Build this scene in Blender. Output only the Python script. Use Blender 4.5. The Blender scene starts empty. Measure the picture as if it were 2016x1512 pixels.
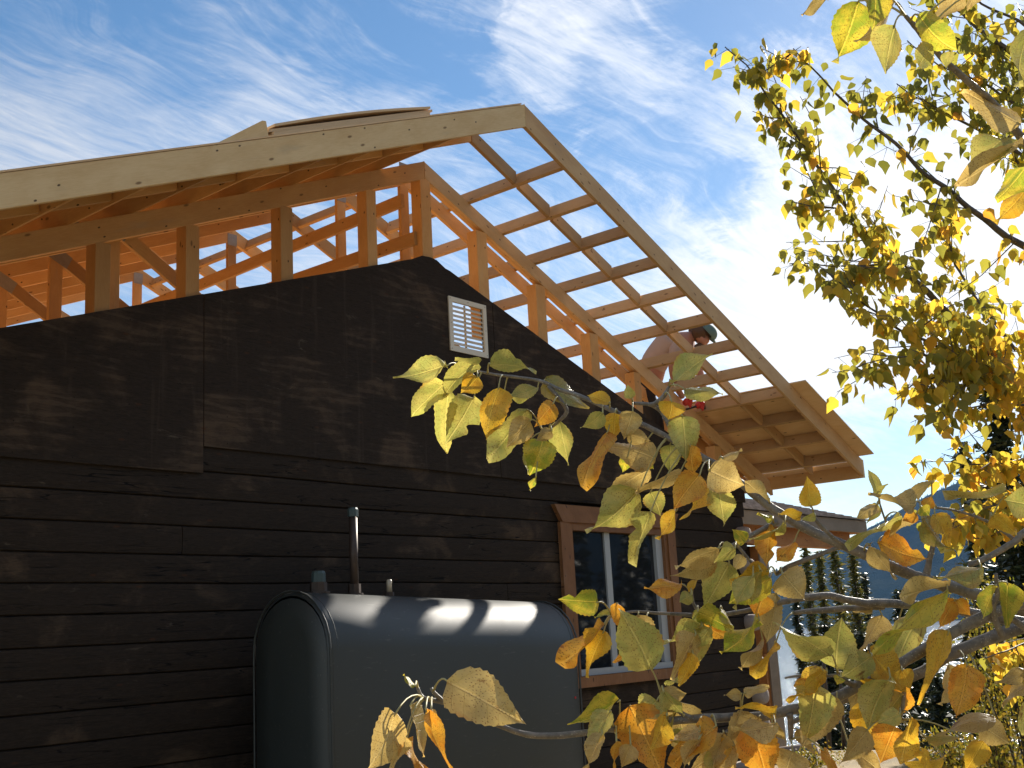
import bpy, bmesh, math, random
from mathutils import Vector, Matrix, noise
random.seed(7)
C = bpy.context.scene.collection
SC = bpy.context.scene
# ------------------------------------------------------------------ camera
S = 1.46                                     # metres per survey unit
ZO = 6.107                                   # height of the ridge of the barge boards
ROT = ((0.6442678413887379, -0.7629432938554169, -0.05325860412499436),
       (0.1274670716048134, 0.1757809479346309, -0.9761419999158399),
       (0.7541028406051719, 0.6221081808690909, 0.21050015935139146))
CU = Vector((-5.10602, -4.0, -3.0872334))    # camera in survey units
FPX = 2318.893
def U(x, y, z): return Vector((x*S, y*S, z*S + ZO))
CAM = U(*CU)
cd = bpy.data.cameras.new('camera'); cam = bpy.data.objects.new('camera', cd); C.objects.link(cam)
rx, ry, rz = (Vector(r) for r in ROT)
M = Matrix((rx, -ry, -rz)).transposed().to_4x4(); M.translation = CAM
cam.matrix_world = M
cd.sensor_width = 36; cd.lens = 36*FPX/2016; cd.clip_start = 0.05; cd.clip_end = 20000
SC.camera = cam
def ray(px, py):
    v = Vector(((px-1008)/FPX, (py-756)/FPX, 1))
    return rx*v.x + ry*v.y + rz*v.z          # depth 1 along the optical axis
def at(px, py, d): return CAM + ray(px, py)*d
# ------------------------------------------------------------------ sun and sky
SUN_AZ, SUN_EL = 7.4, 28.2                  # azimuth measured from +X towards +Y
sa, se = math.radians(SUN_AZ), math.radians(SUN_EL)
SUND = Vector((math.cos(sa)*math.cos(se), math.sin(sa)*math.cos(se), math.sin(se)))
sl = bpy.data.lights.new('sun', 'SUN'); sl.energy = 5.0; sl.angle = math.radians(0.53); sl.color = (1, 0.93, 0.82)
so = bpy.data.objects.new('sun', sl); C.objects.link(so)
so.rotation_euler = SUND.to_track_quat('Z', 'Y').to_euler(); so.location = (0, 0, 60)
W = bpy.data.worlds.new('World'); SC.world = W; W.use_nodes = True
wt = W.node_tree; wt.nodes.clear()
class NT:
    def __init__(s, t): s.t = t
    def n(s, ty, **k):
        o = s.t.nodes.new(ty)
        ins = k.pop('i', {})
        for a, b in k.items(): setattr(o, a, b)
        for a, b in ins.items():
            if hasattr(b, 'is_output') or isinstance(b, bpy.types.NodeSocket): s.t.links.new(b, o.inputs[a])
            else: o.inputs[a].default_value = b
        return o
    def m(s, op, a, b=None, c=None, clamp=False):
        i = {0: a}
        if b is not None: i[1] = b
        if c is not None: i[2] = c
        return s.n('ShaderNodeMath', operation=op, use_clamp=clamp, i=i).outputs[0]
    def vm(s, op, a, b=None, out=0):
        i = {0: a}
        if b is not None: i[1] = b
        return s.n('ShaderNodeVectorMath', operation=op, i=i).outputs[out]
    def mix(s, f, a, b, bt='MIX'):
        o = s.n('ShaderNodeMix', data_type='RGBA', blend_type=bt)
        for k, v in ((0, f), (6, a), (7, b)):
            if isinstance(v, bpy.types.NodeSocket): s.t.links.new(v, o.inputs[k])
            else: o.inputs[k].default_value = v if k == 0 else (*v, 1)
        return o.outputs[2]
    def noise(s, vec, sc, det=4, ro=.55, dist=0, out='Fac'):
        return s.n('ShaderNodeTexNoise', i={'Vector': vec, 'Scale': sc, 'Detail': det, 'Roughness': ro, 'Distortion': dist}).outputs[out]
    def map(s, vec, scale=(1, 1, 1), rot=(0, 0, 0), loc=(0, 0, 0)):
        return s.n('ShaderNodeMapping', i={'Vector': vec, 'Scale': scale, 'Rotation': rot, 'Location': loc}).outputs[0]
    def ss(s, v, lo, hi, a=0, b=1):
        return s.n('ShaderNodeMapRange', interpolation_type='SMOOTHSTEP', i={0: v, 1: lo, 2: hi, 3: a, 4: b}).outputs[0]
def build_world():
    g = NT(wt)
    sky = g.n('ShaderNodeTexSky', sky_type='NISHITA', sun_disc=False, sun_elevation=se,
              sun_rotation=math.pi/2 - sa, altitude=900, air_density=1.0, dust_density=0.35, ozone_density=2.0)
    d = g.n('ShaderNodeTexCoord').outputs['Generated']
    xyz = g.n('ShaderNodeSeparateXYZ', i={0: d}).outputs
    z = g.m('MAXIMUM', g.m('ADD', xyz[2], 0.16), 0.05)
    p = g.n('ShaderNodeCombineXYZ', i={0: g.m('DIVIDE', xyz[0], z), 1: g.m('DIVIDE', xyz[1], z), 2: 0.0}).outputs[0]
    # high cirrus: long soft bands with fine fibres combed across them
    warp = g.vm('ADD', p, g.vm('SCALE', g.vm('SUBTRACT', g.noise(p, 1.3, 3, out='Color'), (.5, .5, .5)), None))
    wn = warp.node.inputs[1].links[0].from_node; wn.inputs['Scale'].default_value = 0.55
    band = g.noise(g.map(warp, (0.55, 1.5, 1), (0, 0, math.radians(62)), (3.1, 1.7, 0)), 1.25, 6, .58, .25)
    fib = g.noise(g.map(warp, (1.2, 8.5, 1), (0, 0, math.radians(24)), (5.0, 2.2, 0)), 3.0, 8, .70, .7)
    fine = g.noise(g.map(p, (2.2, 13, 1), (0, 0, math.radians(30)), (1, 4, 0)), 3.2, 7, .72, .6)
    jag = g.vm('SUBTRACT', g.noise(g.map(d, (1, 1, 2.4)), 5.5, 7, .68, .4, out='Color'), (.5, .5, .5))
    jg = g.vm('SCALE', jag, None); jg.node.inputs['Scale'].default_value = .26
    dw = g.vm('NORMALIZE', g.vm('ADD', d, jg))
    def lobe(px, py, c0, c1):
        r = ray(px, py).normalized()
        return g.ss(g.vm('DOT_PRODUCT', dw, tuple(r), out='Value'), math.cos(math.radians(c0)), math.cos(math.radians(c1)))
    cov = g.m('ADD', g.m('MULTIPLY', band, .95), g.m('MULTIPLY', fib, .60))
    cov = g.m('ADD', cov, g.m('MULTIPLY', fine, .34))
    for lx, ly, c0, c1, am in ((1700, 620, 11, .5, .36), (1960, 330, 8, 1, .10), (950, 40, 3.5, .4, .10), (1080, 100, 4, .4, .12), (1230, 130, 4, .4, .10), (1380, 120, 4, .4, .10), (1550, 200, 4.0, .4, .12),
                              (130, 170, 6, .5, .11), (400, 170, 6, .5, .11), (650, 200, 6, .5, .11), (850, 230, 5, .5, .10), (1150, 440, 5, .5, .08), (1350, 480, 4, .5, .10),
                              (1480, 30, 5.5, 1, -.24), (1800, 60, 6, 1, -.14), (820, 60, 6, 1.0, -.20), (930, 120, 3, .4, -.14), (120, -20, 8, 1, -.14), (1250, 260, 4, .5, -.09), (1420, 375, 2.8, .3, -.17), (1640, 240, 5, .5, .12), (1100, 330, 4, .4, -.10), (1830, 900, 5.5, 1, -.34), (380, 320, 5, .5, -.12)):
        cov = g.m('ADD', cov, g.m('MULTIPLY', lobe(lx, ly, c0, c1), am))
    mask = g.m('MULTIPLY', g.ss(cov, .68, 1.40), .93)
    glow = g.ss(g.vm('DOT_PRODUCT', d, tuple(SUND), out='Value'), .55, 1.0)
    lit = g.m('ADD', 4.5, g.m('MULTIPLY', glow, 2.4))
    ccol = g.vm('SCALE', (1.0, .985, .97), None); ccol.node.inputs['Scale'].default_value = 1
    wt.links.new(lit, ccol.node.inputs['Scale'])
    hs = g.n('ShaderNodeHueSaturation', i={'Hue': .495, 'Saturation': 1.15, 'Value': .73, 'Fac': 1.0, 'Color': sky.outputs[0]}).outputs[0]
    col = g.mix(0.0, (0, 0, 0), (0, 0, 0)); mx = col.node
    wt.links.new(mask, mx.inputs[0]); wt.links.new(hs, mx.inputs[6]); wt.links.new(ccol, mx.inputs[7])
    bg = g.n('ShaderNodeBackground', i={'Color': col, 'Strength': 0.10})
    g.n('ShaderNodeOutputWorld', i={'Surface': bg.outputs[0]})
build_world()
SC.view_settings.view_transform = 'Standard'; SC.view_settings.look = 'None'
SC.view_settings.exposure = 0.95; SC.view_settings.gamma = 1.0; SC.view_settings.use_curve_mapping = False
SC.render.engine = 'CYCLES'
SC.cycles.max_bounces = 6; SC.cycles.transparent_max_bounces = 12; SC.cycles.volume_bounces = 0
SC.render.resolution_x = 1024; SC.render.resolution_y = 768

# ------------------------------------------------------------------ materials
def mat(name):
    m = bpy.data.materials.new(name); m.use_nodes = True; m.node_tree.nodes.clear(); return m, NT(m.node_tree)
def finish(g, bsdf, vol=None): g.n('ShaderNodeOutputMaterial', i={'Surface': bsdf})
def princ(g, **k):
    names = {'base': 'Base Color', 'rough': 'Roughness', 'metal': 'Metallic', 'nor': 'Normal', 'spec': 'Specular IOR Level', 'coat': 'Coat Weight', 'trans': 'Transmission Weight'}
    i = {}
    for a, b in k.items():
        if a == 'base' and isinstance(b, tuple): b = (*b, 1)
        i[names.get(a, a)] = b
    return g.n('ShaderNodeBsdfPrincipled', i=i).outputs[0]
def bump(g, h, st=.3, dist=.01): return g.n('ShaderNodeBump', i={'Strength': st, 'Distance': dist, 'Height': h}).outputs[0]
def wood_mat(name, c1, c2, knot=(.16, .08, .03), grainscale=9, nail=True, rough=.75, jitter=.35):
    """sawn timber: grain runs along the piece's U (stored uv), random tone per piece"""
    m, g = mat(name)
    uv = g.n('ShaderNodeUVMap').outputs[0]
    rnd = g.n('ShaderNodeObjectInfo').outputs['Random']
    off = g.n('ShaderNodeCombineXYZ', i={0: g.m('MULTIPLY', rnd, 37.0), 1: g.m('MULTIPLY', rnd, 91.0), 2: 0.0}).outputs[0]
    v = g.vm('ADD', uv, off)
    gr = g.noise(g.map(v, (1.2, 22, 1)), grainscale, 6, .6, 1.0)
    bl = g.noise(g.map(v, (1, 2.2, 1)), 2.2, 4, .6, .4)
    f = g.m('ADD', g.m('MULTIPLY', gr, .5), g.m('MULTIPLY', bl, .6))
    col = g.mix(g.ss(f, .35, .75), c1, c2)
    vk = g.n('ShaderNodeTexVoronoi', voronoi_dimensions='2D', i={'Vector': g.map(v, (1.0, 2.4, 1)), 'Scale': 1.35, 'Randomness': 1.0}).outputs['Distance']
    col = g.mix(g.ss(vk, .016, .042, .8, 0), col, knot)
    if nail:
        vn = g.n('ShaderNodeTexVoronoi', voronoi_dimensions='2D', i={'Vector': g.map(v, (1.0, 1.6, 1), (0, 0, .2), (.3, .1, 0)), 'Scale': 2.6, 'Randomness': 1.0}).outputs['Distance']
        col = g.mix(g.ss(vn, .020, .034, .9, 0), col, (.05, .025, .012))
    st = g.noise(g.map(v, (1.1, 5, 1)), 1.4, 3)
    col = g.mix(g.ss(st, .6, .8, 0, .35), col, (.34, .30, .24))
    k = g.m('ADD', 1-jitter/2, g.m('MULTIPLY', rnd, jitter))
    col2 = g.vm('SCALE', col, None); g.t.links.new(k, col2.node.inputs['Scale'])
    finish(g, princ(g, base=col2, rough=rough, spec=.3, nor=bump(g, gr, .25, .004)))
    return m
M_new = wood_mat('new_spruce_timber', (.66, .44, .21), (.79, .58, .315))
M_gold = wood_mat('bounce_lit_spruce_timber', (.50, .265, .095), (.62, .365, .15), jitter=.5)  # orange bounce light under the roof put into the spruce colour
M_tan = wood_mat('tan_spruce_timber', (.44, .265, .125), (.56, .365, .185), jitter=.45)
M_ply = wood_mat('softwood_plywood', (.64, .42, .22), (.74, .53, .32), grainscale=5, nail=False, jitter=.15)
M_porch = wood_mat('orange_porch_timber', (.36, .15, .05), (.50, .24, .09), jitter=.1)  # orange bounce light on the porch post put into this timber colour
M_trim = wood_mat('stained_window_trim', (.19, .082, .03), (.29, .135, .055), knot=(.05, .02, .01), jitter=.15, rough=.55)
M_grey = wood_mat('grey_board_and_post_shade', (.24, .19, .14), (.31, .25, .19), knot=(.3, .3, .3), nail=False, jitter=.05)  # grey boards; also carries the shade on the post's near face
def dark_wall_mat(name, ply):
    m, g = mat(name)
    uv = g.n('ShaderNodeUVMap').outputs[0]
    rnd = g.n('ShaderNodeObjectInfo').outputs['Random']
    off = g.n('ShaderNodeCombineXYZ', i={0: g.m('MULTIPLY', rnd, 23.0), 1: g.m('MULTIPLY', rnd, 47.0), 2: 0.0}).outputs[0]
    if ply: off = g.n('ShaderNodeCombineXYZ', i={0: 0.0, 1: 0.0, 2: 0.0}).outputs[0]
    v = g.vm('ADD', uv, off)
    gr = g.noise(g.map(v, (1.3, 18, 1)), 6.5, 8, .7, 2.0)
    pat = g.noise(g.map(v, (.9, 1.2, 1), loc=(2.3, .9, 0)), 1.7, 5, .62, .5)
    pat2 = g.noise(g.map(v, (1.4, 3.4, 1), loc=(7, 3, 0)), 2.3, 5, .7, .8)
    base = g.mix(g.ss(gr, .3, .7), (.014, .0095, .0065), (.040, .027, .0175))
    worn = g.m('MULTIPLY', g.ss(pat, .50 if ply else .53, .70), g.ss(gr, .25, .65, .35, 1))
    base = g.mix(g.m('MULTIPLY', worn, .62), base, (.125, .080, .048))
    w2 = g.m('MULTIPLY', g.ss(pat2, .62, .78), g.ss(gr, .3, .6, .3, 1))
    base = g.mix(g.m('MULTIPLY', w2, .7), base, (.15, .115, .08))
    vk = g.n('ShaderNodeTexVoronoi', voronoi_dimensions='2D', i={'Vector': g.map(v, (.8, 2.2, 1)), 'Scale': 1.3, 'Randomness': 1.0}).outputs['Distance']
    base = g.mix(g.ss(vk, .01, .035, .6, 0), base, (.07, .026, .010))
    h = gr
    if ply:    # rain-washed vertical streaks, swirling rotary-cut figure and rows of nail heads
        stv = g.noise(g.map(v, (9, .8, 1)), 1.3, 5, .6, .6)
        base = g.mix(g.m('MULTIPLY', g.ss(stv, .56, .72), .22), base, (.095, .066, .045))
        wvx = g.n('ShaderNodeTexWave', wave_type='RINGS', i={'Vector': g.map(v, (.5, 1.6, 1), loc=(-1.2, 1.9, 0)), 'Scale': 2.6, 'Distortion': 9.0, 'Detail': 4.0, 'Detail Scale': 1.2}).outputs['Fac']
        base = g.mix(g.m('MULTIPLY', g.ss(wvx, .55, .9), g.ss(pat, .45, .6, 0, .35)), base, (.11, .075, .048))
        sx = g.n('ShaderNodeSeparateXYZ', i={0: v}).outputs
        fx = g.m('ABSOLUTE', g.m('SUBTRACT', g.m('FRACT', g.m('MULTIPLY', sx[0], 2.46)), .5)); fz = g.m('ABSOLUTE', g.m('SUBTRACT', g.m('FRACT', g.m('MULTIPLY', sx[1], 5.0)), .5))
        dd_ = g.m('ADD', g.m('POWER', g.m('MULTIPLY', fx, .406), 2.0), g.m('POWER', g.m('MULTIPLY', fz, .2), 2.0))
        base = g.mix(g.ss(dd_, .000012, .00004, .8, 0), base, (.006, .004, .003))
    if not ply:
        wv = g.n('ShaderNodeTexNoise', i={'Vector': g.map(v, (.35, 6, 1)), 'Scale': 1.5, 'Detail': 3.0, 'Roughness': .5}).outputs['Fac']
        crack = g.m('ABSOLUTE', g.m('SUBTRACT', wv, .5))
        cm = g.m('MULTIPLY', g.ss(crack, .0015, .007, 1, 0), g.ss(g.noise(g.map(v, (.7, 1, 1)), 1.1, 2), .44, .52))
        base = g.mix(cm, base, (.003, .002, .002))
        h = g.m('SUBTRACT', gr, g.m('MULTIPLY', cm, 2.5))
    finish(g, princ(g, base=base, rough=.8, spec=.22, nor=bump(g, h, .5, .006)))
    return m
M_log = dark_wall_mat('weathered_dark_log', False)
M_panel = dark_wall_mat('weathered_dark_plywood', True)
def flat(name, col, rough=.6, metal=0, spec=.5, vary=.12, sc=8, coat=0, bst=.1):
    m, g = mat(name)
    co = g.n('ShaderNodeTexCoord').outputs['Object']
    nz = g.noise(co, sc, 5, .6)
    a = tuple(c*(1-vary) for c in col); b = tuple(min(1, c*(1+vary)) for c in col)
    finish(g, princ(g, base=g.mix(nz, a, b), rough=rough, metal=metal, spec=spec, coat=coat, nor=bump(g, nz, bst, .003)))
    return m
M_darkgap = flat('near_black_backing', (.008, .006, .005), .95)  # near-black, used behind the log faces and on the room back
M_logend = flat('sawn_log_end', (.34, .28, .24), .9, vary=.3, sc=14)
M_plate = flat('galvanised_plate', (.33, .29, .24), .6, .25, vary=.2, sc=25)
M_vent = flat('cream_enamel', (.74, .68, .56), .5, vary=.06)
M_vinyl = flat('white_vinyl', (.42, .44, .44), .45, vary=.04)
M_pipe = flat('rusty_steel_pipe', (.07, .05, .04), .5, .5, vary=.5, sc=30)
M_cap = flat('green_grey_cap', (.055, .085, .085), .5, .2)
M_brass = flat('clear_gauge_plastic', (.5, .42, .3), .2, 0, spec=.8)
M_red = flat('red_paint', (.5, .02, .02), .5)
M_bark = None
def tank_mat():
    m, g = mat('dark_tank_paint')
    co = g.n('ShaderNodeTexCoord').outputs['Object']
    n1 = g.noise(co, 2.0, 6, .65); n2 = g.noise(g.map(co, (1, 6, 6), (0, .5, 0)), 9, 4, .6); n3 = g.noise(co, 140, 2, .5)
    base = g.mix(n1, (.017, .022, .019), (.029, .034, .030))
    base = g.mix(g.ss(n2, .62, .72, 0, .5), base, (.11, .105, .09))
    sp = g.n('ShaderNodeTexVoronoi', i={'Vector': co, 'Scale': 11.0, 'Randomness': 1.0}).outputs['Distance']
    base = g.mix(g.ss(sp, .03, .05, .5, 0), base, (.2, .19, .17))
    finish(g, princ(g, base=base, rough=g.ss(n1, .2, .8, .50, .60), metal=.0, spec=.85, nor=bump(g, n3, .05, .001)))
    return m
M_tank = tank_mat()
def glass_mat():
    m, g = mat('window_glass')
    finish(g, princ(g, base=(.012, .014, .018), rough=.03, spec=.6))
    return m
M_glass = glass_mat()
def shingle_mat():
    m, g = mat('weathered_shingle')
    co = g.n('ShaderNodeTexCoord').outputs['Object']
    n = g.noise(co, 9, 4, .7); rnd = g.n('ShaderNodeObjectInfo').outputs['Random']
    c = g.mix(g.ss(n, .3, .7), (.20, .16, .13), (.36, .30, .26))
    finish(g, princ(g, base=c, rough=.9, nor=bump(g, n, .4, .01)))
    return m
M_shingle = shingle_mat()
def bark_mat(name, a, b, sc=30):
    m, g = mat(name)
    co = g.n('ShaderNodeTexCoord').outputs['Object']
    n = g.noise(co, sc, 6, .65); l = g.n('ShaderNodeTexVoronoi', i={'Vector': co, 'Scale': sc*3.0}).outputs['Distance']
    c = g.mix(g.ss(n, .3, .7), a, b)
    c = g.mix(g.ss(l, .12, .22, .55, 0), c, tuple(min(.6, x*2.4) for x in b))
    finish(g, princ(g, base=c, rough=.5, spec=.5, nor=bump(g, n, .5, .002)))
    return m
M_bark = bark_mat('grey_poplar_bark', (.12, .105, .085), (.27, .23, .18), 60)
M_bark2 = bark_mat('dark_poplar_bark', (.05, .042, .035), (.12, .10, .08), 18)
M_sbark = bark_mat('spruce_bark', (.03, .022, .016), (.07, .05, .036), 8)
def big_leaf_mat(name, ca, cb, ctr, trw=.40, rough=.40):
    """one poplar leaf: u along the midrib, v across; midrib, side veins, blotches and rust specks"""
    m, g = mat(name)
    uv = g.n('ShaderNodeUVMap').outputs[0]
    s = g.n('ShaderNodeSeparateXYZ', i={0: uv}).outputs
    rnd = g.n('ShaderNodeObjectInfo').outputs['Random']
    off = g.n('ShaderNodeCombineXYZ', i={0: g.m('MULTIPLY', rnd, 57.0), 1: g.m('MULTIPLY', rnd, 31.0), 2: 0.0}).outputs[0]
    v = g.vm('ADD', uv, off)
    va = g.m('ABSOLUTE', s[1])
    bl = g.noise(v, 2.2, 4, .6, .5)
    col = g.mix(g.ss(bl, .36, .62), ca, cb)
    # lateral veins sweep forwards from the midrib
    q = g.m('SUBTRACT', s[0], g.m('MULTIPLY', va, .32))
    fr = g.m('ABSOLUTE', g.m('SUBTRACT', g.m('FRACT', g.m('MULTIPLY', q, 7.0)), .5))
    vein = g.ss(fr, .0, .05, 1, 0)
    mid = g.ss(va, .012, .035, 1, 0)
    vv = g.m('MAXIMUM', g.m('MULTIPLY', vein, .28), g.m('MULTIPLY', mid, .7))
    col = g.mix(vv, col, tuple(min(1, x*1.25+.04) for x in cb))
    sp = g.n('ShaderNodeTexVoronoi', voronoi_dimensions='2D', i={'Vector': v, 'Scale': 19.0, 'Randomness': 1.0}).outputs['Distance']
    spm = g.m('MULTIPLY', g.ss(sp, .12, .21, 1, 0), g.ss(g.noise(v, 4, 3, .6), .36, .56))
    col = g.mix(g.m('MULTIPLY', spm, .75), col, (.17, .06, .015))
    rim = g.m('MULTIPLY', g.ss(va, .36, .5), g.ss(g.noise(v, 3, 3), .48, .66, 0, .6))
    col = g.mix(rim, col, (.52, .24, .05))
    blot = g.m('MULTIPLY', g.ss(g.noise(v, 1.6, 5, .7), .62, .70), .8)
    col = g.mix(blot, col, (.17, .06, .02))
    k = g.m('ADD', .82, g.m('MULTIPLY', rnd, .34))
    cs = g.vm('SCALE', col, None); g.t.links.new(k, cs.node.inputs['Scale'])
    h = g.m('ADD', g.m('MULTIPLY', vv, -1.0), g.m('MULTIPLY', g.noise(v, 9, 4), .6))
    nor = bump(g, h, .95, .0026)
    p = princ(g, base=cs, rough=rough, spec=.5, nor=nor)
    tcol = g.mix(.75, cs, ctr, 'MULTIPLY')
    tcol2 = g.vm('SCALE', tcol, None); tcol2.node.inputs['Scale'].default_value = 1.5
    tr = g.n('ShaderNodeBsdfTranslucent', i={'Color': tcol2, 'Normal': nor}).outputs[0]
    mx = g.n('ShaderNodeMixShader', i={0: trw, 1: p, 2: tr})
    finish(g, mx.outputs[0]); return m
LM = {'g': big_leaf_mat('pale_green_leaf', (.35, .35, .10), (.50, .43, .13), (1, .95, .55)),
      'y': big_leaf_mat('golden_leaf', (.62, .36, .035), (.66, .46, .06), (1, .85, .35)),
      't': big_leaf_mat('tan_leaf', (.45, .34, .13), (.52, .41, .17), (1, .85, .5)),
      'G': big_leaf_mat('yellow_green_leaf', (.28, .34, .045), (.60, .48, .07), (1, .95, .4)),
      'o': big_leaf_mat('orange_leaf', (.60, .27, .03), (.66, .40, .06), (1, .75, .3)),
      's': big_leaf_mat('glossy_leaf', (.30, .30, .09), (.42, .32, .09), (1, .9, .4), .3, .2)}
def small_leaf_mat(name, cols, by_attr, trw=.55):
    m, g = mat(name)
    r = g.n('ShaderNodeAttribute', attribute_name='tint').outputs['Fac'] if by_attr else g.n('ShaderNodeObjectInfo').outputs['Random']
    cr = g.n('ShaderNodeValToRGB', i={0: r}); e = cr.color_ramp
    while len(e.elements) > 1: e.elements.remove(e.elements[-1])
    for k, (pos, c) in enumerate(cols):
        el = e.elements[0] if k == 0 else e.elements.new(pos)
        el.position = pos; el.color = (*c, 1)
    c = cr.outputs[0]
    p = princ(g, base=c, rough=.45, spec=.4)
    tc = g.mix(.6, c, (1.0, .9, .35), 'MULTIPLY'); t2 = g.vm('SCALE', tc, None); t2.node.inputs['Scale'].default_value = 1.4
    tr = g.n('ShaderNodeBsdfTranslucent', i={'Color': t2}).outputs[0]
    finish(g, g.n('ShaderNodeMixShader', i={0: trw, 1: p, 2: tr}).outputs[0]); return m
POPL = [(0.0, (.17, .18, .04)), (.3, (.31, .29, .055)), (.55, (.52, .40, .06)), (.8, (.66, .42, .06)), (1.0, (.70, .34, .05))]
M_pl_o = small_leaf_mat('turning_poplar_leaf', POPL, False, .62)
M_pl_a = small_leaf_mat('turning_poplar_leaves', POPL, True, .62)
M_spr = small_leaf_mat('spruce_needles', [(0, (.012, .020, .010)), (.5, (.028, .040, .016)), (1, (.07, .075, .022))], True, .15)
M_spr_sun = small_leaf_mat('sunlit_spruce_needles', [(0, (.04, .06, .02)), (.5, (.12, .12, .03)), (1, (.26, .21, .05))], True, .25)  # golden-green sunlight put into the needle colour of the slender spruces
M_shrub = small_leaf_mat('shrub_leaves', [(0, (.12, .15, .03)), (.5, (.32, .28, .04)), (1, (.5, .33, .05))], True, .5)

# ------------------------------------------------------------------ object helpers
def link(name, me, parent=None, m=None):
    o = bpy.data.objects.new(name, me); C.objects.link(o)
    if m is not None:
        me.materials.clear(); me.materials.append(m)
    if parent is not None:
        o.parent = parent
        o.matrix_parent_inverse = parent_world(parent).inverted()
    return o
def parent_world(p):
    if p.parent is None: return Matrix.Translation(p.location)
    return Matrix.Identity(4)         # parts carry world coordinates in their meshes
def thing(name, loc, label, cat, group=None):
    o = bpy.data.objects.new(name, None); C.objects.link(o); o.location = loc; o.empty_display_size = .3
    o['label'] = label; o['category'] = cat
    if group: o['group'] = group
    return o
def tag(o, label=None, cat=None, group=None, kind=None):
    for k, v in (('label', label), ('category', cat), ('group', group), ('kind', kind)):
        if v: o[k] = v
    return o
class MB:
    def __init__(s): s.v = []; s.f = []; s.uv = []; s.sm = False
    def poly(s, pts, uvs=None):
        b = len(s.v); s.v += [tuple(p) for p in pts]; s.f.append(tuple(range(b, b+len(pts))))
        s.uv.append(uvs or [(0, 0)]*len(pts))
    def beam(s, p0, p1, w, h, up=Vector((0, 0, 1)), bev=0.0, ext=0.0):
        """box from p0 to p1 (centre line), w across, h along up"""
        a = (p1-p0); L = a.length; a.normalize()
        side = a.cross(up).normalized(); u = side.cross(a).normalized()
        p0 = p0 - a*ext; p1 = p1 + a*ext
        c = [(-w/2, -h/2), (w/2, -h/2), (w/2, h/2), (-w/2, h/2)]
        A = [p0+side*x+u*y for x, y in c]; B = [p1+side*x+u*y for x, y in c]
        per = [w, h, w, h]; acc = 0
        for i in range(4):
            j = (i+1) % 4
            s.poly([A[i], B[i], B[j], A[j]], [(0, acc), (L, acc), (L, acc+per[i]), (0, acc+per[i])]); acc += per[i]
        s.poly([A[3], A[2], A[1], A[0]], [(0, 0), (w, 0), (w, h), (0, h)])
        s.poly(B, [(0, 0), (w, 0), (w, h), (0, h)])
    def hexa(s, A, B):
        """A, B: two quads of matching corners joined to a solid"""
        n = len(A)
        for i in range(n):
            j = (i+1) % n
            L = (B[i]-A[i]).length; wd = (A[j]-A[i]).length
            s.poly([A[i], B[i], B[j], A[j]], [(0, 0), (L, 0), (L, wd), (0, wd)])
        o = A[0]; ux = (A[1]-A[0]).normalized() if n > 1 else Vector((1, 0, 0))
        nn = (A[1]-A[0]).cross(A[-1]-A[0]).normalized(); uy = nn.cross(ux)
        f = lambda P: [((q-o).dot(ux), (q-o).dot(uy)) for q in P]
        s.poly(list(reversed(A)), list(reversed(f(A)))); s.poly(B, f(B))
    def tube(s, pts, rad, n=8, cap=True):
        rings = []; prev = None; acc = 0
        for i, p in enumerate(pts):
            t = (pts[min(i+1, len(pts)-1)] - pts[max(i-1, 0)]).normalized()
            if prev is None:
                prev = t.orthogonal().normalized()
            prev = (prev - t*prev.dot(t)).normalized(); b = t.cross(prev)
            r = rad[i] if hasattr(rad, '__len__') else rad
            rings.append([p + (prev*math.cos(2*math.pi*k/n) + b*math.sin(2*math.pi*k/n))*r for k in range(n)])
        b0 = len(s.v)
        for rg in rings: s.v += [tuple(q) for q in rg]
        for i in range(len(rings)-1):
            for k in range(n):
                k2 = (k+1) % n
                s.f.append((b0+i*n+k, b0+i*n+k2, b0+(i+1)*n+k2, b0+(i+1)*n+k)); s.uv.append([(i, k/n), (i, (k+1)/n), (i+1, (k+1)/n), (i+1, k/n)])
        if cap:
            s.f.append(tuple(b0+k for k in reversed(range(n)))); s.uv.append([(0, 0)]*n)
            s.f.append(tuple(b0+(len(rings)-1)*n+k for k in range(n))); s.uv.append([(0, 0)]*n)
    def mesh(s, name, smooth=False, tint=None):
        me = bpy.data.meshes.new(name); me.from_pydata(s.v, [], s.f)
        ul = me.uv_layers.new(name='UVMap')
        flatuv = [c for f in s.uv for q in f for c in q]
        ul.data.foreach_set('uv', flatuv)
        if smooth: me.polygons.foreach_set('use_smooth', [True]*len(me.polygons))
        if tint is not None:
            at_ = me.attributes.new('tint', 'FLOAT', 'FACE'); at_.data.foreach_set('value', tint)
        me.update(); return me
    def build(s, name, m, parent=None, smooth=False, tint=None, bevel=0):
        me = s.mesh(name, smooth, tint)
        if bevel:
            bm = bmesh.new(); bm.from_mesh(me)
            bmesh.ops.remove_doubles(bm, verts=bm.verts, dist=1e-5)
            bmesh.ops.bevel(bm, geom=bm.edges[:], offset=bevel, segments=1, affect='EDGES')
            bm.to_mesh(me); bm.free()
        return link(name, me, parent, m)
def beam(name, a, b, w, h, m, parent, up=Vector((0, 0, 1)), bevel=.003):
    q = MB(); q.beam(a, b, w, h, up); return q.build(name, m, parent, bevel=bevel)

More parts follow.
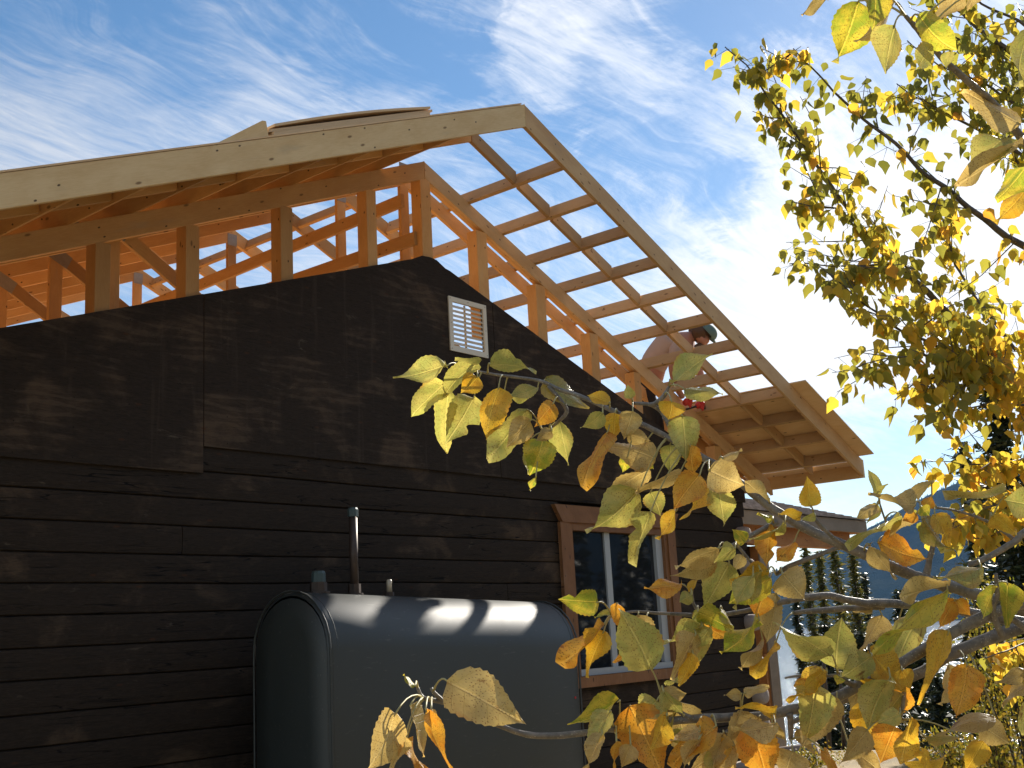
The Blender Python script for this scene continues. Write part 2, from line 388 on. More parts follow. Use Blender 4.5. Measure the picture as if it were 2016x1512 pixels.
# ------------------------------------------------------------------ ground, lake, mountain
def gh(x, y):
    """ground height: yard level by the cabin, falling to the lake on the +X side"""
    t = (x*.93 + y*.37) - 7.0
    k = min(1, max(0, t/62)); k = k*k*(3-2*k)
    return -11.0*k - .35*min(1, max(0, (t+3)/8)) + .12*noise.noise(Vector((x*.25, y*.25, 0)))
q = MB()
NX = 90
xs = [-60 + i*2.2 for i in range(91)]
ids = {}
for i, x in enumerate(xs):
    for j in range(91):
        y = -90 + j*2.2
        ids[i, j] = len(q.v); q.v.append((x, y, gh(x, y)))
for i in range(90):
    for j in range(90):
        q.f.append((ids[i, j], ids[i+1, j], ids[i+1, j+1], ids[i, j+1])); q.uv.append([(0, 0)]*4)
# skirt out to the horizon, below the lake on the far side
m, g = mat('dry_autumn_ground')
co = g.n('ShaderNodeTexCoord').outputs['Object']
n1 = g.noise(co, .8, 6, .65); n2 = g.noise(co, 14, 5, .7)
c = g.mix(g.ss(n1, .35, .65), (.17, .13, .065), (.30, .22, .105)); c = g.mix(g.ss(n2, .5, .75), c, (.42, .33, .18))
finish(g, princ(g, base=c, rough=.95, nor=bump(g, n2, .6, .03)))
M_ground = m
tag(q.build('ground', M_ground, smooth=True), kind='structure')
# one big sheet of low land out to the horizon behind and beside the yard
q = MB()
def landz(x, y): return -12.6
R0 = 6500
q.poly([Vector((-R0, -R0, -12.9)), Vector((R0, -R0, -12.9)), Vector((R0, R0, -12.9)), Vector((-R0, R0, -12.9))])
tag(q.build('lowland', M_ground), kind='structure')
m, g = mat('lake_water')
co = g.n('ShaderNodeTexCoord').outputs['Object']
w1 = g.noise(g.map(co, (1, 1.6, 1), (0, 0, .5)), .9, 5, .6, .6); w2 = g.noise(co, 5.0, 4, .6)
hgt = g.m('ADD', w1, g.m('MULTIPLY', w2, .25))
finish(g, princ(g, base=(.012, .03, .045), rough=.16, spec=.7, nor=bump(g, hgt, .9, .35)))
q = MB()
LZ = -10.2
q.poly([Vector((30, -2600, LZ)), Vector((4600, -2600, LZ)), Vector((4600, 4600, LZ)), Vector((30, 4600, LZ))])
tag(q.build('lake', m), kind='structure')
# far mountain: forested slope across the lake
def mtn():
    q = MB(); NA, NR = 260, 26
    prof = [(-80, 3.0), (-40, 6.0), (-10, 8.6), (8, 7.4), (14, 6.6), (18.8, 5.75), (20.6, 5.15), (22.0, 4.45), (23.3, 3.85), (24.6, 3.25), (26, 2.75), (28, 2.2), (32, 1.8), (40, 2.6), (60, 3.4), (90, 2.2), (120, 3)]
    def pe(a):
        for (a0, e0), (a1, e1) in zip(prof, prof[1:]):
            if a0 <= a <= a1: return e0+(e1-e0)*(a-a0)/(a1-a0)
        return prof[-1][1]
    idx = {}
    for i in range(NA+1):
        a = -80 + 200*i/NA
        ar = math.radians(a); top = math.tan(math.radians(pe(a) + .16*noise.noise(Vector((a*.35, 0, 3))) + .05*noise.noise(Vector((a*2.5, 2, 0)))))
        for j in range(NR+1):
            k = j/NR
            d = 2300 + 1500*k + 60*noise.noise(Vector((a*.2, k*4, 1)))
            kk = math.sin(k*math.pi/2)**1.1
            h = LZ - 1.5 + (3800*top + 12)*kk + 26*noise.noise(Vector((a*.8, k*7, 5)))*k*(1-k)*4
            if j == 0: h = LZ - 1.5
            idx[i, j] = len(q.v); q.v.append((CAM.x + math.cos(ar)*d, CAM.y + math.sin(ar)*d, h))
    for i in range(NA):
        for j in range(NR):
            q.f.append((idx[i, j], idx[i+1, j], idx[i+1, j+1], idx[i, j+1])); q.uv.append([(0, 0)]*4)
    m, g = mat('forested_slope')
    co = g.n('ShaderNodeTexCoord').outputs['Object']
    n = g.noise(co, .012, 7, .7); n2 = g.noise(co, .12, 3, .7)
    c = g.mix(g.ss(n, .35, .65), (.014, .026, .020), (.034, .042, .028)); c = g.mix(g.ss(n2, .5, .7, 0, .5), c, (.012, .018, .012))
    finish(g, princ(g, base=c, rough=1, spec=0, nor=bump(g, n2, .8, 6)))
    tag(q.build('mountain', m, smooth=True), kind='structure')
    # ragged line of treetops along the crest
    q = MB(); t = []
    for i in range(900):
        a = 10 + 22*random.random(); ar = math.radians(a); top = math.tan(math.radians(pe(a) + .16*noise.noise(Vector((a*.35, 0, 3))) + .05*noise.noise(Vector((a*2.5, 2, 0)))))
        d = 3790; b = Vector((CAM.x+math.cos(ar)*d, CAM.y+math.sin(ar)*d, LZ+3800*top+6)); hh = 8+14*random.random()
        s_ = Vector((-math.sin(ar), math.cos(ar), 0))*3.2; r_ = Vector((math.cos(ar), math.sin(ar), 0))*3.2
        for p0, p1 in ((s_, r_), (r_, -s_), (-s_, -r_), (-r_, s_)):
            q.poly([b+p0, b+p1, b+Vector((0, 0, hh))]); t.append(.2*random.random())
    tag(q.build('crest_forest', M_spr, tint=t), kind='stuff')
mtn()
# haze
hz = MB(); a, b = Vector((-300, -3300, -14)), Vector((4500, 4500, 900))
c8 = [Vector((x, y, z)) for z in (a.z, b.z) for x, y in ((a.x, a.y), (b.x, a.y), (b.x, b.y), (a.x, b.y))]
for f in ((3, 2, 1, 0), (4, 5, 6, 7), (0, 1, 5, 4), (1, 2, 6, 5), (2, 3, 7, 6), (3, 0, 4, 7)): hz.poly([c8[i] for i in f])
m = bpy.data.materials.new('thin_haze'); m.use_nodes = True; t = m.node_tree; t.nodes.clear()
pv = t.nodes.new('ShaderNodeVolumePrincipled'); pv.inputs['Color'].default_value = (.26, .52, 1, 1); pv.inputs['Density'].default_value = .00005
pv.inputs['Anisotropy'].default_value = 0
mo = t.nodes.new('ShaderNodeOutputMaterial'); t.links.new(pv.outputs[0], mo.inputs['Volume'])
tag(hz.build('haze', m), kind='stuff')

# ------------------------------------------------------------------ the cabin
cabin = thing('log_cabin', (2.0, 1.22, 0), 'dark log cabin whose raised gable roof is still bare timber framing', 'house')
P = .418; YW = .835; SL = math.sqrt(1+P*P)
RN = Vector((P, 0, 1)).normalized(); LN = Vector((-P, 0, 1)).normalized()
def roofz(X): return -P*abs(X)
def slope_board(name, X0, X1, y0, y1, ztop, depth, m, parent, bevel=.003):
    """board whose top follows the roof pitch, plumb-cut ends, from X0 to X1; ztop offset below roof line; depth vertical"""
    q = MB()
    a, b = (X0, X1) if X0 < X1 else (X1, X0)
    A = [U(a, y0, roofz(a)+ztop-depth), U(a, y1, roofz(a)+ztop-depth), U(a, y1, roofz(a)+ztop), U(a, y0, roofz(a)+ztop)]
    B = [U(b, y0, roofz(b)+ztop-depth), U(b, y1, roofz(b)+ztop-depth), U(b, y1, roofz(b)+ztop), U(b, y0, roofz(b)+ztop)]
    q.hexa(A, B); return q.build(name, m, parent, bevel=bevel)
T = .0265          # 1.5 in timber
# barge rafters
EL = -4.6; ER = 4.262
slope_board('barge_board', EL, -.0005, 0, T, 0, .142, M_new, cabin)['label'] = 'pale left barge board with knots and nail heads'
slope_board('barge_board', .0005, ER, 0, T, 0, .142, M_tan, cabin)['label'] = 'right barge board in bare pale timber'
# middle nailers between lookouts, gable chords
lookX = [.4295 + .3335*k for k in range(12)]
lookL = [-.42 - .3335*k for k in range(13)]
LD = .094
for Xs in (lookX, lookL):
    for x in Xs:
        q = MB(); sg = 1 if x > 0 else -1
        zt = roofz(x) - .004 - .004*random.random(); jx = x + random.uniform(-.005, .005)
        q.beam(U(x, T+.001, zt-LD/2), U(jx, 1.605+.02*random.random(), zt-LD/2), T*S, LD*S, LN if sg < 0 else RN)
        q.build('lookout', M_tan if sg > 0 else M_gold, cabin, bevel=.002)
def nailers(Xs, y, sgn, m):
    ends = [sgn*-.012] + list(Xs) + [ (ER-.02) if sgn > 0 else (EL+.02)]
    for a, b in zip(ends, ends[1:]):
        a2, b2 = a + sgn*(T/2+.0015), b - sgn*(T/2+.0015)
        slope_board('nailer', a2, b2, y-T/2, y+T/2, -.004, LD*.98, m, cabin, bevel=.002)
nailers(lookX, .44, 1, M_tan); nailers(lookL, .44, -1, M_gold)
slope_board('gable_chord', .0005, 4.25, YW, YW+T, -.100, .112, M_tan, cabin)
slope_board('gable_chord', -4.6, -.0005, YW, YW+T, -.100, .118, M_gold, cabin)
for sg in (-1, 1):      # flat plate doubled behind the gable chord, its underside catching the light
    slope_board('top_plate', sg*.0005, sg*4.2, YW+T+.0015, YW+(.098 if sg < 0 else .062), -.184, .027, M_gold, cabin, bevel=.002)
# studs between wall top and gable chord
WS = .340
def walltop(X): return -.735 - (.332 if X > 0 else WS)*abs(X)
for x0, x1 in ((-3.55, -3.47), (-2.87, -2.79), (-2.267, -2.188), (-1.769, -1.688), (-1.162, -1.077), (-.512, -.433), (-.044, .048), (.472, .575), (1.072, 1.175), (1.673, 1.775), (2.212, 2.30), (2.76, 2.86), (3.315, 3.42)):
    xm = (x0+x1)/2; q = MB(); top = roofz(max(abs(x0), abs(x1))) - .100 - .105
    A = [U(x0, YW+.001, walltop(xm)-.25), U(x0, YW+.085, walltop(xm)-.25), U(x1, YW+.085, walltop(xm)-.25), U(x1, YW+.001, walltop(xm)-.25)]
    if x0 < 0 < x1: tz = -.205
    else: tz = top
    B = [Vector((p.x, p.y, tz*S+ZO)) for p in A]
    q.hexa(A, B); q.build('stud', M_gold, cabin, bevel=.002)
# roof trusses behind the gable
for k, y in enumerate([1.02, 1.62, 2.21, 2.82, 3.42, 4.05, 4.7, 5.4]):
    tr = bpy.data.objects.new('roof_truss', None); C.objects.link(tr); tr.parent = cabin
    tr.matrix_parent_inverse = Matrix.Translation(cabin.location).inverted()
    for sg in (-1, 1):
        zt, dp = -.006, .105
        if k == 0: zt = -.100
        me = slope_board('chord', sg*.0005, sg*4.25, y, y+T, zt, dp, M_gold, tr)
    q = MB(); q.beam(U(0, y+T/2, -.10), U(0, y+T/2, -2.2), .075*S, T*S*.96, Vector((0, 1, 0))); q.build('king_post', M_gold, tr, bevel=.002)
    xs_ = [-2.03] if k else [-2.06]
    for xv in xs_:
        q = MB(); q.beam(U(xv, y+T/2, roofz(xv)-.10), U(xv, y+T/2, -2.2), .072*S, T*S*.92, Vector((0, 1, 0))); q.build('web', M_gold, tr, bevel=.002)
        q = MB(); q.beam(U(xv+.03, y+T/2, roofz(xv)-.13), U(xv+1.7, y+T/2, roofz(xv)-.13-1.7*.565), .072*S, T*S*.88, Vector((0, 1, 0))); q.build('web', M_gold, tr, bevel=.002)
        for sx, sz, rz_ in ((xv+.02, roofz(xv)-.13, -.45), (xv-.25, roofz(xv-.25)-.055, .395)):
            cq = U(sx, y-.0015, sz); ax = Vector((math.cos(rz_), 0, math.sin(rz_)))
            MBq = MB(); MBq.beam(cq-ax*.085, cq+ax*.085, .11, .003, Vector((0, -1, 0))); MBq.build('truss_plate', M_plate, tr)
    cq = U(0, y-.0015, -.10); MBq = MB(); MBq.beam(cq-Vector((.06, 0, 0)), cq+Vector((.06, 0, 0)), .13, .003, Vector((0, -1, 0))); MBq.build('truss_plate', M_plate, tr)
    q = MB(); q.beam(U(-4.2, y+T/2, -2.19), U(3.66, y+T/2, -2.19), T*S, .096*S); q.build('bottom_chord', M_gold, tr)
# purlin blocks near the ridge on the bare slope
for y0, y1 in ((1.62, 2.21), (2.21, 2.82), (2.82, 3.42), (3.42, 4.05)):
    for x in (.14, .76):
        beam('blocking', U(x, y0+T, roofz(x)-.05), U(x, y1, roofz(x)-.05), T*S, .075*S, M_gold, cabin, RN)
# long runners
beam('runner', U(-.055, .985, -.335), U(-.055, 3.9, -.40), T*S, .085*S, M_gold, cabin)
beam('runner', U(-.055, .88, -.615), U(-.055, 2.9, -.60), T*S, .085*S, M_gold, cabin)
# sheathing: left slope fully boarded, one sheet low on the right
def sheet(name, X0, X1, y0, y1, m, off=.002, th=.0085, par=cabin):
    q = MB()
    A = [U(X0, y0, roofz(X0)+off), U(X1, y0, roofz(X1)+off), U(X1, y0, roofz(X1)+off+th), U(X0, y0, roofz(X0)+off+th)]
    B = [Vector((p.x, y1*S, p.z)) for p in A]; q.hexa(A, B); return q.build(name, m, par)
rows = [(-.03, -.80), (-.803, -1.575), (-1.578, -2.35), (-2.353, -3.125), (-3.128, -3.90), (-3.903, -4.62)]
for r, (xa, xb) in enumerate(rows):
    ya = -.004; yy = [ya, 1.62 if r % 2 else .9, 3.3 if r % 2 else 2.6, 5.0 if r % 2 else 4.3, 5.45]
    for y0, y1 in zip(yy, yy[1:]):
        if y1 - y0 > .2: sheet('roof_sheet', xb, xa, y0+.0015, y1-.0015, M_ply)
sheet('roof_sheet', 3.10, 4.225, -.128, 1.52, M_ply)['label'] = 'lone plywood sheet at the foot of the bare right slope'
# fascia at the right eave
beam('fascia', U(4.278, -.002, -1.865), U(4.278, 3.4, -1.865), T*S, .15*S, M_new, cabin)
beam('sub_fascia', U(4.245, T+.003, -1.885), U(4.245, 3.4, -1.885), T*S, .10*S, M_gold, cabin)
# gable wall: plywood panels
def wall_panel(pts, y0=YW-.016, y1=YW-.0045):
    q = MB(); A = [U(x, y0, z) for x, z in pts]; B = [U(x, y1, z) for x, z in pts]
    q.hexa(A, B)
    for k, fc in enumerate(q.f):
        if len(fc) == len(pts) and k >= len(pts):
            q.uv[k] = [(q.v[i][0], q.v[i][2]) for i in fc]
    return q.build('gable_panel', M_panel, cabin)
SEAM = -1.672; S2 = .578; g_ = .0025
VX0, VX1, VZ1, VZ0 = .178, .470, -.995, -1.285   # vent opening
wall_panel([(-4.3, walltop(-4.3)), (-4.3, -2.218), (SEAM-g_, -2.218), (SEAM-g_, walltop(SEAM))])
# middle panel split round the vent opening
pk = [(-.16, walltop(-.16)), (-.07, -.748), (.0, -.742), (.06, -.748), (.14, walltop(.14)-.006)]
def mid():
    out = [(SEAM+g_, walltop(SEAM)), (SEAM+g_, -2.084), (VX0, -2.084), (VX0, walltop(VX0))] + list(reversed(pk))
    wall_panel(out)
    wall_panel([(VX0, VZ0), (VX0, -2.084), (S2-g_, -2.084), (S2-g_, VZ0)])
    wall_panel([(VX1, VZ1), (VX1, VZ0), (S2-g_, VZ0), (S2-g_, VZ1)])
    wall_panel([(VX0, walltop(VX0)), (VX0, VZ1), (S2-g_, VZ1), (S2-g_, walltop(S2))])
mid()
wall_panel([(S2+g_, walltop(S2)), (S2+g_, -2.084), (2.9, -2.084), (3.72, -2.084), (3.72, walltop(3.72))])
# square-hewn log courses, split where a course has a butt joint
LH = .1357
WX0, WX1, WZ1, WZ0 = 1.17, 2.52, -2.285, -3.335   # window rough opening
def log_piece(x0, x1, zt, zb, y=YW, seed=0):
    """one hewn log face: slightly bowed, wandering lower edge and rounded arrises"""
    q = MB(); n = max(2, int((x1-x0)/.22)); prof = [(.0, .012), (.035, .003), (.3, .0), (.7, .0), (.965, .003), (1.0, .012)]
    rings = []
    for i in range(n+1):
        x = x0 + (x1-x0)*i/n
        wob = .005*noise.noise(Vector((x*1.1, zt*9, 0))); wob2 = .005*noise.noise(Vector((x*1.1, zb*9, 0)))
        yo = .006*noise.noise(Vector((x*.7, zt*5+seed, 4)))
        rings.append([(x, y+dy+yo, (zt+wob-.0012)*(1-k)+(zb+wob2+.0012)*k) for k, dy in prof] + [(x, y+.09, zb+.002), (x, y+.09, zt-.002)])
    m_ = len(rings[0]); b = 0
    for rg in rings: q.v += [tuple(U(*p)) for p in rg]
    for i in range(n):
        for k in range(m_):
            k2 = (k+1) % m_; q.f.append((i*m_+k, i*m_+k2, (i+1)*m_+k2, (i+1)*m_+k))
            X = lambda ii, kk: (rings[ii][kk][0]*S, rings[ii][kk][2]*S)
            q.uv.append([X(i, k), X(i, k2), X(i+1, k2), X(i+1, k)])
    q.f.append(tuple(reversed(range(m_)))); q.uv.append([(0, 0)]*m_)
    q.f.append(tuple(n*m_+k for k in range(m_))); q.uv.append([(0, 0)]*m_)
    o = q.build('log', M_log, cabin)
    return o
zt = -2.0725; tops = [-2.0725] + [-2.2065 - LH*k for k in range(15)]
joints = {3: [-1.78], 5: [.6], 8: [-.9], 10: [.2], 12: [-2.4]}
for k in range(len(tops)-1):
    a, b = tops[k], tops[k+1]
    segs = [(SEAM+g_, 3.70)] if k == 0 else [(-4.3, 3.70 - (.03 if k % 2 else 0))]
    for j in joints.get(k, []):
        segs = [s2 for s0 in segs for s2 in ([(s0[0], j-.002), (j+.002, s0[1])] if s0[0] < j < s0[1] else [s0])]
    if a > WZ0 and b < WZ1:      # cut round the window
        segs = [s2 for s0 in segs for s2 in ([(s0[0], WX0), (WX1, s0[1])] if s0[0] < WX0 < s0[1] else [s0])]
    for s0 in segs: log_piece(s0[0], s0[1], a, b, seed=k)
q = MB(); 
def boxu(q, x0, x1, y0, y1, z0, z1):
    q.hexa([U(x0, y0, z0), U(x1, y0, z0), U(x1, y0, z1), U(x0, y0, z1)], [U(x0, y1, z0), U(x1, y1, z0), U(x1, y1, z1), U(x0, y1, z1)])
def ubox(name, x0, x1, y0, y1, z0, z1, m, par, bevel=.002):
    q = MB(); boxu(q, x0, x1, y0, y1, z0, z1); return q.build(name, m, par, bevel=bevel)
# chinking plane behind the log faces, floor of the attic, side and back walls
q = MB(); boxu(q, -4.28, WX0-.01, YW+.05, YW+.08, -4.12, -2.04); boxu(q, WX1+.01, 3.62, YW+.05, YW+.08, -4.12, -2.04)
boxu(q, WX0-.0101, WX1+.0101, YW+.051, YW+.081, -4.12, WZ0-.002); boxu(q, WX0-.0101, WX1+.0101, YW+.051, YW+.081, WZ1+.002, -2.0401)
q.build('chinking', M_darkgap, cabin)
ubox('attic_floor', -4.25, 3.62, YW+.1, 5.5, -2.26, -2.245, M_ply, cabin, 0)
ubox('side_wall', 3.56, 3.70, YW+.10, 5.5, -4.12, -1.98, M_log, cabin, 0)
ubox('side_wall', -4.3, -4.2, YW+.10, 5.5, -4.12, -1.98, M_log, cabin, 0)
ubox('back_wall', -4.19, 3.55, 5.42, 5.5, -4.12, -2.27, M_log, cabin, 0)
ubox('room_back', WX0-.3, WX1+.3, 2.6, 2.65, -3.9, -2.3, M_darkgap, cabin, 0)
# protruding log ends of the side wall
for k, (x, z) in enumerate(((3.585, -2.36), (3.60, -2.62), (3.60, -2.85), (3.60, -3.07), (3.61, -3.40), (3.62, -3.645), (3.60, -3.88))):
    q = MB(); r = .068
    pts = [U(x, YW+.05, z), U(x, YW-.055, z), U(x, YW-.085, z), U(x, YW-.092, z)]
    q.tube(pts, [r*S, r*S, r*S*.9, r*S*.7], 14); q.build('log_end', M_logend, cabin, smooth=True)
# louvred vent
vent = bpy.data.objects.new('gable_vent', None); C.objects.link(vent); vent.parent = cabin; vent.matrix_parent_inverse = Matrix.Translation(cabin.location).inverted()
vy0, vy1 = YW-.026, YW-.0125
ubox('vent_frame', .146, VX0, vy0, vy1, -1.318, -.967, M_vent, vent); ubox('vent_frame', VX1, .500, vy0, vy1, -1.318, -.967, M_vent, vent)
ubox('vent_frame', VX0+.0005, VX1-.0005, vy0+.0005, vy1, -1.318, VZ0, M_vent, vent); ubox('vent_frame', VX0+.0005, VX1-.0005, vy0+.0005, vy1, VZ1, -.967, M_vent, vent)
for k in range(9):
    z = VZ0 + .014 + (VZ1-VZ0-.02)*(k+.3)/9
    q = MB(); q.hexa([U(VX0+.002, vy0+.001, z-.011), U(VX0+.002, vy0+.004, z-.0135), U(VX0+.002, vy1+.014, z+.0095), U(VX0+.002, vy1+.012, z+.012)],
                     [U(VX1-.002, vy0+.001, z-.011), U(VX1-.002, vy0+.004, z-.0135), U(VX1-.002, vy1+.014, z+.0095), U(VX1-.002, vy1+.012, z+.012)])
    q.build('slat', M_vent, vent)
ubox('divider', .319, .329, vy1+.0145, vy1+.022, VZ0, VZ1, M_vent, vent)
for x, z in ((.158, -.98), (.488, -.98), (.158, -1.305), (.488, -1.305), (.158, -1.14), (.488, -1.14), (.325, -.98)):
    q = MB(); q.tube([U(x, vy0-.0025, z), U(x, vy0+.001, z)], .0045, 8); q.build('screw', M_plate, vent)
# window
win = bpy.data.objects.new('window', None); C.objects.link(win); win.parent = cabin; win.matrix_parent_inverse = Matrix.Translation(cabin.location).inverted()
ty0, ty1 = YW-.032, YW-.006
def prism(name, pts, y0, y1, m, par, bevel=.002):
    q = MB(); q.hexa([U(x, y0, z) for x, z in pts], [U(x, y1, z) for x, z in pts])
    return q.build(name, m, par, bevel=bevel)
prism('head_casing', [(1.085, -2.232), (1.165, -2.345), (2.535, -2.345), (2.615, -2.232)], ty0-.006, ty1, M_trim, win)
prism('side_casing', [(1.145, -2.347), (1.145, -3.36), (1.245, -3.36), (1.245, -2.347)], ty0, ty1, M_trim, win)
prism('side_casing', [(2.455, -2.347), (2.455, -3.36), (2.555, -3.36), (2.555, -2.347)], ty0, ty1, M_trim, win)
prism('sill', [(1.10, -3.362), (1.10, -3.43), (2.60, -3.43), (2.60, -3.362)], ty0-.02, ty1, M_trim, win)
prism('jamb', [(1.247, -2.347), (1.247, -3.36), (1.285, -3.36), (1.285, -2.347)], YW-.02, YW+.06, M_trim, win)
prism('jamb', [(2.415, -2.347), (2.415, -3.36), (2.453, -3.36), (2.453, -2.347)], YW-.02, YW+.06, M_trim, win)
prism('head_jamb', [(1.287, -2.347), (1.287, -2.395), (2.413, -2.395), (2.413, -2.347)], YW-.021, YW+.06, M_trim, win)
prism('sill_strip', [(1.287, -3.318), (1.287, -3.358), (2.413, -3.358), (2.413, -3.318)], YW-.012, YW+.06, M_vinyl, win)
prism('mullion', [(1.695, -2.397), (1.695, -3.316), (1.755, -3.316), (1.755, -2.397)], YW+.012, YW+.05, M_vinyl, win)
prism('mullion', [(2.335, -2.397), (2.335, -3.316), (2.413, -3.316), (2.413, -2.397)], YW+.006, YW+.05, M_vinyl, win)
prism('mullion', [(1.2872, -2.397), (1.2872, -3.316), (1.302, -3.316), (1.302, -2.397)], YW+.012, YW+.05, M_vinyl, win)
prism('pane', [(1.302, -2.397), (1.302, -3.316), (1.695, -3.316), (1.695, -2.397)], YW+.026, YW+.032, M_glass, win, 0)
prism('pane', [(1.755, -2.397), (1.755, -3.316), (2.335, -3.316), (2.335, -2.397)], YW+.034, YW+.040, M_glass, win, 0)

# ------------------------------------------------------------------ porch on the lake side
porch = bpy.data.objects.new('porch', None); C.objects.link(porch); porch.parent = cabin; porch.matrix_parent_inverse = Matrix.Translation(cabin.location).inverted()
py = 1.30
zE = -2.045
ubox('fascia', 3.95, 7.24, py, py+T, zE-.135, zE-.008, M_grey, porch)
ubox('fascia', 7.214, 7.24, py+T+.001, 5.0, zE-.135, zE-.008, M_grey, porch)
ubox('soffit', 3.95, 7.21, py+T+.001, 5.0, zE-.132, zE-.12, M_porch, porch)
ubox('header', 3.95, 7.0, py+.10, py+.22, zE-.30, zE-.134, M_porch, porch)
ubox('dark_beam', 3.95, 5.05, py+.24, py+.36, zE-.62, zE-.31, M_log, porch)
ubox('rail_cap', 3.95, 5.0, py+.16, py+.38, zE-.70, zE-.625, M_porch, porch)
# roof, hipped at the lake end, laid in overlapping shingle courses
w = .78; rise = .26
ncr = 12
for k in range(ncr):
    a, b = k/ncr, (k+1.25)/ncr
    if k == ncr-1: b = 1
    q = MB()
    A0 = U(3.8, py-.02+w*a, zE+rise*a+.012); A1 = U(7.27-w*a, py-.02+w*a, zE+rise*a+.012)
    B0 = U(3.8, py-.02+w*b, zE+rise*b-.002); B1 = U(7.27-w*b, py-.02+w*b, zE+rise*b-.002)
    dn = Vector((0, 0, .011*S))
    q.hexa([A0-dn, A1-dn, B1-dn, B0-dn], [A0, A1, B1, B0]); q.build('shingle_course', M_shingle, porch)
    q = MB()
    A0 = U(7.27-w*a, py-.02+w*a, zE+rise*a+.010); A1 = U(7.27-w*a, 5.0, zE+rise*a+.010)
    B0 = U(7.27-w*b, py-.02+w*b, zE+rise*b-.002); B1 = U(7.27-w*b, 5.0, zE+rise*b-.002)
    q.hexa([A0-dn, B0-dn, B1-dn, A1-dn], [A0, B0, B1, A1]); q.build('shingle_course', M_shingle, porch)
q = MB(); q.hexa([U(3.8, py+w-.03, zE+rise-.01), U(7.27-w, py+w-.03, zE+rise-.01), U(7.27-w, 5.0, zE+rise-.01), U(3.8, 5.0, zE+rise-.01)],
                 [U(3.8, py+w-.03, zE+rise-.001), U(7.27-w, py+w-.03, zE+rise-.001), U(7.27-w, 5.0, zE+rise-.001), U(3.8, 5.0, zE+rise-.001)]); q.build('roof_deck', M_shingle, porch)
# post with a bolted splice piece, rails, deck beam
ubox('post', 5.035, 5.17, py+.16, py+.42, -4.35, zE-.31, M_porch, porch)
ubox('splice', 5.0, 5.033, py+.17, py+.41, -4.2, -3.36, M_porch, porch)
q = MB(); boxu(q, 5.036, 5.205, py+.145, py+.158, -4.3, zE-.32); q.build('post_shade_face', M_grey, porch, bevel=.002)  # thin grey sheet, shade of the post's near face put into its colour
ubox('rail', 3.72, 5.03, py+.24, py+.32, -3.60, -3.565, M_porch, porch)
ubox('rail', 3.72, 5.03, py+.2, py+.36, -3.90, -3.86, M_porch, porch)
ubox('deck_beam', 3.75, 5.5, py+.1, py+.5, -4.45, -4.30, M_grey, porch)

# ------------------------------------------------------------------ loose sheets lying on the left slope
def loose(x0, x1, y0, y1, z0, z1, th, lab, grp='loose plywood sheets on the roof', sag=0.0):
    """sheet from x0 to x1; z offsets above the roof line at both ends, slightly bowed"""
    q = MB(); n = 8
    tp = []
    for i in range(n+1):
        k = i/n; x = x0+(x1-x0)*k; z = roofz(x) + z0+(z1-z0)*k + sag*math.sin(math.pi*k)
        tp.append((x, z))
    for (xa, za), (xb, zb) in zip(tp, tp[1:]):
        b0 = len(q.v)
        for x, z in ((xa, za), (xb, zb)):
            for y in (y0, y1):
                for dz in (0, th): q.v.append(tuple(U(x, y, z+dz)))
        for f in ((0, 4, 5, 1), (2, 3, 7, 6), (0, 2, 6, 4), (1, 5, 7, 3)):
            q.f.append(tuple(b0+i for i in f)); q.uv.append([(xa, 0), (xb, 0), (xb, 1), (xa, 1)])
        if xa == tp[0][0]: q.f.append((b0, b0+1, b0+3, b0+2)); q.uv.append([(0, 0)]*4)
        if xb == tp[-1][0]: q.f.append((b0+4, b0+6, b0+7, b0+5)); q.uv.append([(0, 0)]*4)
    o = q.build('plywood_sheet', M_ply); tag(o, lab, 'plywood sheet', grp)
loose(-1.86, -.80, .02, .84, .0125, .0125, .020, 'bottom plywood sheet of the stack on the left roof slope')
loose(-1.88, -.765, .035, .86, .037, .035, .014, 'middle plywood sheet of the stack on the left roof slope')
loose(-1.85, -.79, .025, .85, .060, .052, .013, 'topmost plywood sheet of the stack, bowed up towards its lower end', sag=.016)
# plank leaning against the foot of the stack
def blk(y): return [U(-2.17, y, roofz(-2.17)+.0125), U(-1.925, y, roofz(-1.925)+.093), U(-1.905, y, roofz(-1.905)+.088), U(-1.892, y, roofz(-1.892)+.0125)]
q = MB(); q.hexa(blk(.02), blk(.5))
tag(q.build('toe_board', M_new, bevel=.002), 'wedge-shaped timber toe board holding the foot of the plywood stack', 'timber block')

# ------------------------------------------------------------------ oil tank
TX0, TX1, TY, TR, TZ = -1.545, .265, .33, .268, -2.828
tilt = -.038
def tz(X): return tilt*(X+1.45)
tank = thing('oil_tank', U(-.64, TY, -4.15), 'dark green upright oval heating-oil tank with two capped pipes on top', 'oil tank')
def oval(r, zt, zb, n=14):
    pts = []
    for i in range(n+1):
        a = math.pi*i/n; pts.append((math.cos(a)*r, zt - TR + math.sin(a)*r))
    for i in range(n+1):
        a = math.pi + math.pi*i/n; pts.append((math.cos(a)*r, zb + TR + math.sin(a)*r))
    return pts
TZB = -4.0
q = MB(); secs = [(TX0, TR*.93), (TX0+.008, TR*.985), (TX0+.02, TR), (TX0+.4, TR), (TX0+.9, TR), (TX0+1.4, TR), (TX1-.02, TR), (TX1-.008, TR*.985), (TX1, TR*.93)]
rings = []
for X, r in secs:
    rings.append([U(X, TY - y, z+tz(X)) for y, z in oval(r, TZ, TZB)])
n = len(rings[0])
for rg in rings: q.v += [tuple(p) for p in rg]
for i in range(len(rings)-1):
    for k in range(n):
        k2 = (k+1) % n; q.f.append((i*n+k, (i+1)*n+k, (i+1)*n+k2, i*n+k2)); q.uv.append([(0, 0)]*4)
q.build('shell', M_tank, tank, smooth=True)
